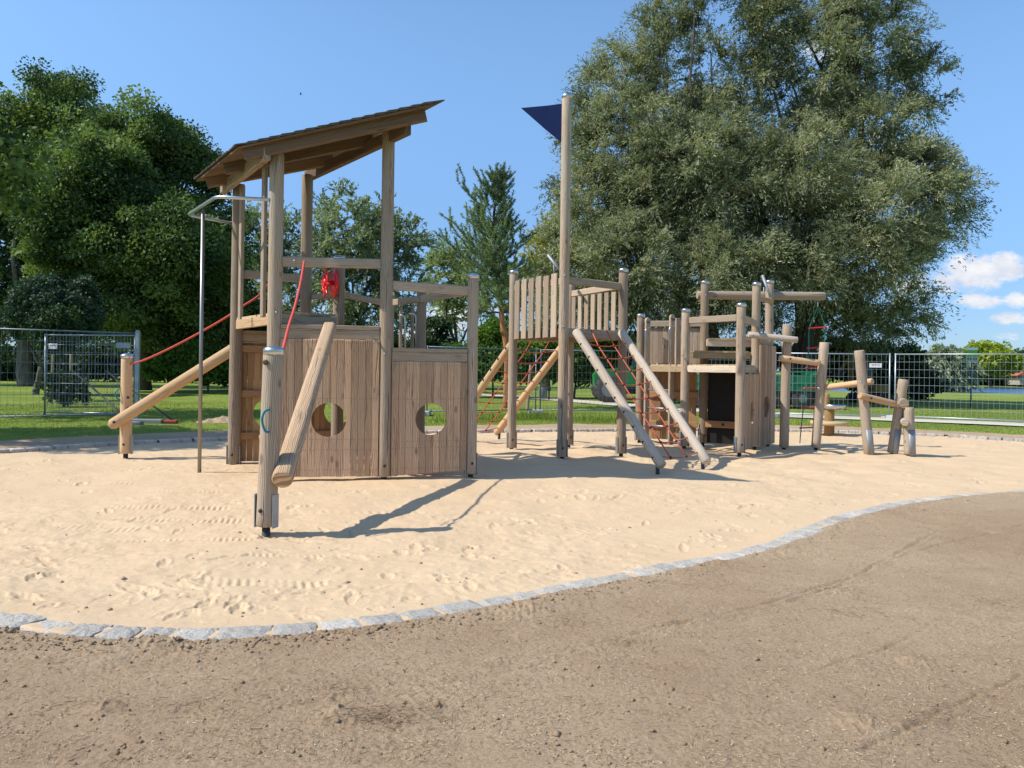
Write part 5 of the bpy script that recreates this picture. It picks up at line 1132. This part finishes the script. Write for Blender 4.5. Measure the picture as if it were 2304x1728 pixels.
crumbs('pebbles', np.stack([X_, Y_, sand_h(X_, Y_)*1.0+.003], 1), rg.gamma(2., .0035, len(X_))+.002, 'pebble', 'small pebbles scattered over the sand', 'pebbles')

# ================================================================== vehicles and park furniture
def wheel(root, c, r, w, tread=True, axis=V(0, 1, 0), rimr=.55, lugs=16):
    m = MB(); m.lathe(c-axis*w/2, [(r*rimr, 0), (r*.90, 0), (r*.97, w*.12), (r, w*.3), (r, w*.7), (r*.97, w*.88), (r*.9, w), (r*rimr, w)], 32, 0, axis)
    for k in range(lugs):
        a = k*2*math.pi/lugs; d = V(math.cos(a), 0, math.sin(a)); t_ = V(-math.sin(a), 0, math.cos(a)); m.beam(c+d*r*.985-axis*w*.48, c+d*r*.985+t_*r*.10, r*.06, r*.05, 0, .003, up=d)
    o = m.build('wheel', 'tyre', root); m = MB(); m.lathe(c-axis*(w/2-.0), [(r*rimr, -.005), (r*rimr*.92, .02), (r*.3, .08), (r*.22, .02), (r*.12, .0), (.02, 0)], 24, 0, axis); m.build('rim', 'rim_grey', o)
YT = 33.5
tq = P(1365, 903, YT); tx = tq.x; tz = .06
tract = thing('tractor', V(tx+1, YT, .05), 'green tractor parked on the lawn behind the lookout tower', 'tractor')
def tb_box(name, x0, x1, y0, y1, z0, z1, mat, root, ch=.04): m = MB(); m.beam(V((x0+x1)/2, (y0+y1)/2, z0), V((x0+x1)/2, (y0+y1)/2, z1), (x1-x0), (y1-y0), 0, ch, up=(0, 1, 0)); return m.build(name, mat, root)
for yy in (YT-.75, YT+.85): wheel(tract, V(tx, yy, tz+.60), .60, .36)
for yy in (YT-.8, YT+.9): wheel(tract, V(tx+2.35, yy, tz+.82), .82, .48)
m = MB(); prof = [(-.55, .75), (-.62, 1.25), (-.45, 1.48), (1.2, 1.68), (1.25, .75)]; m.prism([V(tx+a, YT-.33, b) for a, b in prof], V(0, 1, 0), .75, 0); m.build('hood', 'tractor_green', tract)
tb_box('chassis', tx-.4, tx+2.6, YT-.25, YT+.35, .45, .95, 'dark_metal', tract)
m = MB(); m.prism([V(tx+a, YT-.7, b) for a, b in ((1.3, 1.0), (1.2, 1.75), (1.42, 2.55), (2.7, 2.55), (2.85, 1.6), (2.6, 1.0))], V(0, 1, 0), 1.5, 0); m.build('cab', 'glass_dark', tract)
tb_box('cab_roof', tx+1.3, tx+2.85, YT-.78, YT+.88, 2.55, 2.72, 'tractor_green', tract)
for x_ in (1.22, 2.80): m = MB(); m.beam(V(tx+x_, YT-.73, 1.0), V(tx+x_+(.14 if x_ < 2 else -.1), YT-.73, 2.56), .07, .07); m.build('cab_pillar', 'dark_metal', tract)
for xx, r_w, z_w in ((2.35, .96, .88),):
    m = MB(); rings = []
    for a in np.linspace(.35, 2.8, 12):
        d = V(math.cos(a), 0, math.sin(a)); c = V(tx+xx, 0, z_w); rings.append([c+d*r_w+V(0, YT-1.05, 0), c+d*r_w+V(0, YT-.5, 0), c+d*(r_w+.04)+V(0, YT-.5, 0), c+d*(r_w+.04)+V(0, YT-1.05, 0)])
    m.ring_tube(rings, 0, .5, False); m.build('fender', 'tractor_green', tract)
m = MB(); m.tube([V(tx+.9, YT-.42, 1.5), V(tx+.9, YT-.42, 2.3)], .04, 8); m.build('exhaust', 'dark_metal', tract)
# trailer
YR = 30.5; xl = P(1520, 860, YR).x; xr = P(1826, 860, YR).x
trl = thing('trailer', V((xl+xr)/2, YR, .05), 'green tipping trailer standing behind the stern tower under the willow', 'trailer')
m = MB(); zb0, zb1 = 1.4+(843-877)*YR/F, 1.4+(843-836)*YR/F
for yy in (YR-1.1, YR+1.1):
    m.beam(V(xl, yy, zb0+.12), V(xr, yy, zb0+.12), .05, .28, 0, .01); m.beam(V(xl, yy, zb0+.44), V(xr, yy, zb0+.44), .05, .32, 0, .01); m.beam(V(xl, yy-.03, zb0+.285), V(xr, yy-.03, zb0+.285), .05, .05, 0, .01); m.beam(V(xl, yy-.03, zb1-.02), V(xr, yy-.03, zb1-.02), .06, .06, 0, .01)
for xx in (xl, xr): m.beam(V(xx, YR-1.1, zb0+.36), V(xx, YR+1.1, zb0+.36), .05, .75, 0, .01)
k_ = 0
while xl+k_*.72 < xr: m.beam(V(xl+k_*.72, YR-1.14, zb0), V(xl+k_*.72, YR-1.14, zb1), .07, .04, 0, .008); k_ += 1
m.build('body', 'trailer_green', trl)
tb_box('chassis', xl, xr, YR-1.0, YR+1.0, zb0-.16, zb0-.02, 'dark_metal', trl)
for xx in (xr-.75, xr-1.95, xl+.9):
    for yy in (YR-.95, YR+.95): wheel(trl, V(xx, yy, .05+.42), .43, .3, lugs=10, rimr=.38)
m = MB(); pc = V(xr-.12, YR-1.19, zb0+.42); m.beam(pc-V(.14, 0, 0), pc+V(.14, 0, 0), .01, .42, 0, .002); hz = m.build('warning_plate', 'sign_white', trl)
for k in range(2):
    z_ = pc.z-.10+k*.20; m = MB(); m.prism([V(pc.x-.13, pc.y-.008, z_-.10), V(pc.x+.13, pc.y-.008, z_+.04), V(pc.x+.13, pc.y-.008, z_+.13), V(pc.x-.13, pc.y-.008, z_-.01)], V(0, -1, 0), .003, 0); m.build('stripe', 'sign_red', hz)
# small excavator in the shade
YE = 38; ex = P(1960, 880, YE).x
dg = thing('excavator', V(ex, YE, .05), 'small yellow excavator in the shade beneath the willow', 'excavator')
tb_box('cab', ex-.9, ex-.1, YE-.5, YE+.5, .75, 2.05, 'glass_dark', dg); tb_box('cab_roof', ex-.95, ex-.05, YE-.55, YE+.55, 2.05, 2.15, 'digger_yellow', dg); tb_box('body', ex-.1, ex+.75, YE-.55, YE+.55, .55, .98, 'digger_yellow', dg, .1)
for yy in (YE-.5, YE+.5):
    m = MB(); m.prism([V(ex-1.0, yy-.14, .28), V(ex-.85, yy-.14, .05), V(ex+.75, yy-.14, .05), V(ex+.9, yy-.14, .28), V(ex+.75, yy-.14, .5), V(ex-.85, yy-.14, .5)], V(0, 1, 0), .28, 0); m.build('track', 'dark_metal', dg)
m = MB(); m.beam(V(ex-.9, YE, .9), V(ex-1.15, YE, 2.1), .12, .2); m.beam(V(ex-1.12, YE, 2.08), V(ex-1.0, YE, 2.55), .12, .2); m.beam(V(ex-1.0, YE, 2.5), V(ex-1.6, YE, 1.6), .1, .16); m.build('boom', 'digger_yellow', dg)
m = MB(); m.prism([V(ex-1.75, YE-.2, 1.65), V(ex-1.45, YE-.2, 1.55), V(ex-1.5, YE-.2, 1.25), V(ex-1.8, YE-.2, 1.3)], V(0, 1, 0), .4, 0); m.build('bucket', 'dark_metal', dg)
# litter bin beside the path
q = P(1222, 897, 35); bn = thing('litter_bin', V(q.x, q.y, .05), 'grey litter bin on the lawn behind the lookout tower', 'bin')
m = MB(); m.lathe(V(q.x, q.y, .12), [(.16, 0), (.19, .03), (.21, .48), (.21, .52), (.17, .52), (.16, .1)], 18); m.build('bucket', 'bin_grey', bn)
m = MB(); m.beam(V(q.x+.28, q.y, .0), V(q.x+.28, q.y, .72), .07, .07); m.beam(V(q.x+.28, q.y, .66), V(q.x-.1, q.y, .66), .08, .05); m.build('stand', 'dark_metal', bn)
q = G(1186, 926, .05); m = MB(); m.log(V(q.x, q.y, -.1), V(q.x+.1, q.y, 1.6), .06, .045, 10, 5); tag(m.build('wooden_stake', 'wood_post'), 'dark thin wooden stake in the grass behind the left net', 'stake')
q = G(1198, 931, .05); crk = random.Random(3)
m = MB(); m.lathe(V(q.x, q.y, -.02), [(.14, 0), (.17, .06), (.13, .16), (.05, .2)], 9, smooth=False); tag(m.build('boulder', 'stone_grey'), 'grey stone lying in the grass at the middle fence', 'stone')
# information board on a blue pole
q = G(2185, 917, .05); Ys = q.y; sg = thing('info_sign', V(q.x, q.y, .05), 'green and white information board on a slim blue pole near the lake', 'sign')
m = MB(); m.tube([V(q.x, q.y, -.1), V(q.x, q.y, P(2185, 784, Ys).z)], .035, 10); m.build('pole', 'pole_blue', sg)
def pan(name, y0, y1, mat, par, dy=0, x0=2172, x1=2198): a, b = P(x0, y1, Ys), P(x1, y0, Ys); mm = MB(); mm.beam(V(a.x, q.y-.06-dy, (a.z+b.z)/2), V(b.x, q.y-.06-dy, (a.z+b.z)/2), .012, abs(b.z-a.z), 0, .001); return mm.build(name, mat, par)
brd = pan('board', 782, 813, 'sign_pale', sg); pan('green_band', 788, 795, 'sign_green', brd, .008); pan('white_band', 782.5, 787.5, 'sign_white', brd, .008); pan('white_band', 804, 812, 'sign_grey', brd, .008); pan('lime_band', 797, 803, 'sign_green', brd, .007)
for k in range(4): pan('pictogram', 806, 809, 'pole_blue', brd, .016, 2175+k*6, 2178+k*6)
# red-roofed house across the lake
YH = 180; hc = P(2300, 850, YH); hs_ = thing('house', V(hc.x, YH, -.3), 'low pale house with red tiled roof across the lake', 'house')
hz0 = -.3; a = P(2268, 846, YH); w_ = 9.0
tb_box('wall', a.x+.8, a.x+w_, YH-3, YH+3, hz0, a.z, 'plaster', hs_)
m = MB(); zr = P(2290, 827, YH).z; ze = P(2268, 845, YH).z; m.prism([V(a.x-.2, YH-3.6, ze), V(a.x+w_+1, YH-3.6, ze), V(a.x+w_-2, YH-3.6, zr), V(a.x+3.0, YH-3.6, zr)], V(0, 1, 0), 7.2, 0); m.build('roof', 'roof_tile', hs_)
m = MB(); m.beam(V(a.x+3.4, YH, zr-.3), V(a.x+3.4, YH, zr+1.6), .9, .9); m.build('chimney', 'sign_white', hs_)
for k in range(2): tb_box('window', a.x+2+k*3, a.x+3.2+k*3, YH-3.03, YH-2.9, a.z-1.6, a.z-.5, 'glass_dark', hs_, .01)
# soil heap beyond the cabin post
q = G(497, 950, .05)
n_ = 12; xs = np.linspace(-.8, .8, 40); X, Y = np.meshgrid(xs, xs); R_ = np.sqrt(X**2+Y**2)/.75; Z = np.clip(.15*np.exp(-R_**2*2.5)+.10*vn(X, Y, .18, 5)*np.exp(-R_**2*1.5)+.05*vn(X, Y, .07, 6)*(R_ < 1), -1, 1)-.02
o = npmesh('soil_heap', np.stack([X.ravel(), Y.ravel(), Z.ravel()], 1), gridfaces(40, 40, R_ < 1.1), 'soil'); o.location = V(q.x, q.y, .04); tag(o, 'small heap of brown soil on the grass left of the ship', 'soil heap')
# bird high above the roof
q = P(677, 213, 60); m = MB(); m.lathe(q-V(.1, 0, .06), [(.004, 0), (.02, .05), (.025, .12), (.005, .22)], 8, 0, V(.8, 0, .6)); br = m.build('bird', 'birdmat'); tag(br, 'tiny dark bird flying above the ship roof', 'bird')
for sg_ in (-1, 1): m = MB(); m.prism([q+V(-.04, 0, .02), q+V(.06, 0, .06), q+V(.07, sg_*.2, .10), q+V(-.01, sg_*.18, .08)], V(0, 0, 1), .012); m.build('wing', 'birdmat', br)
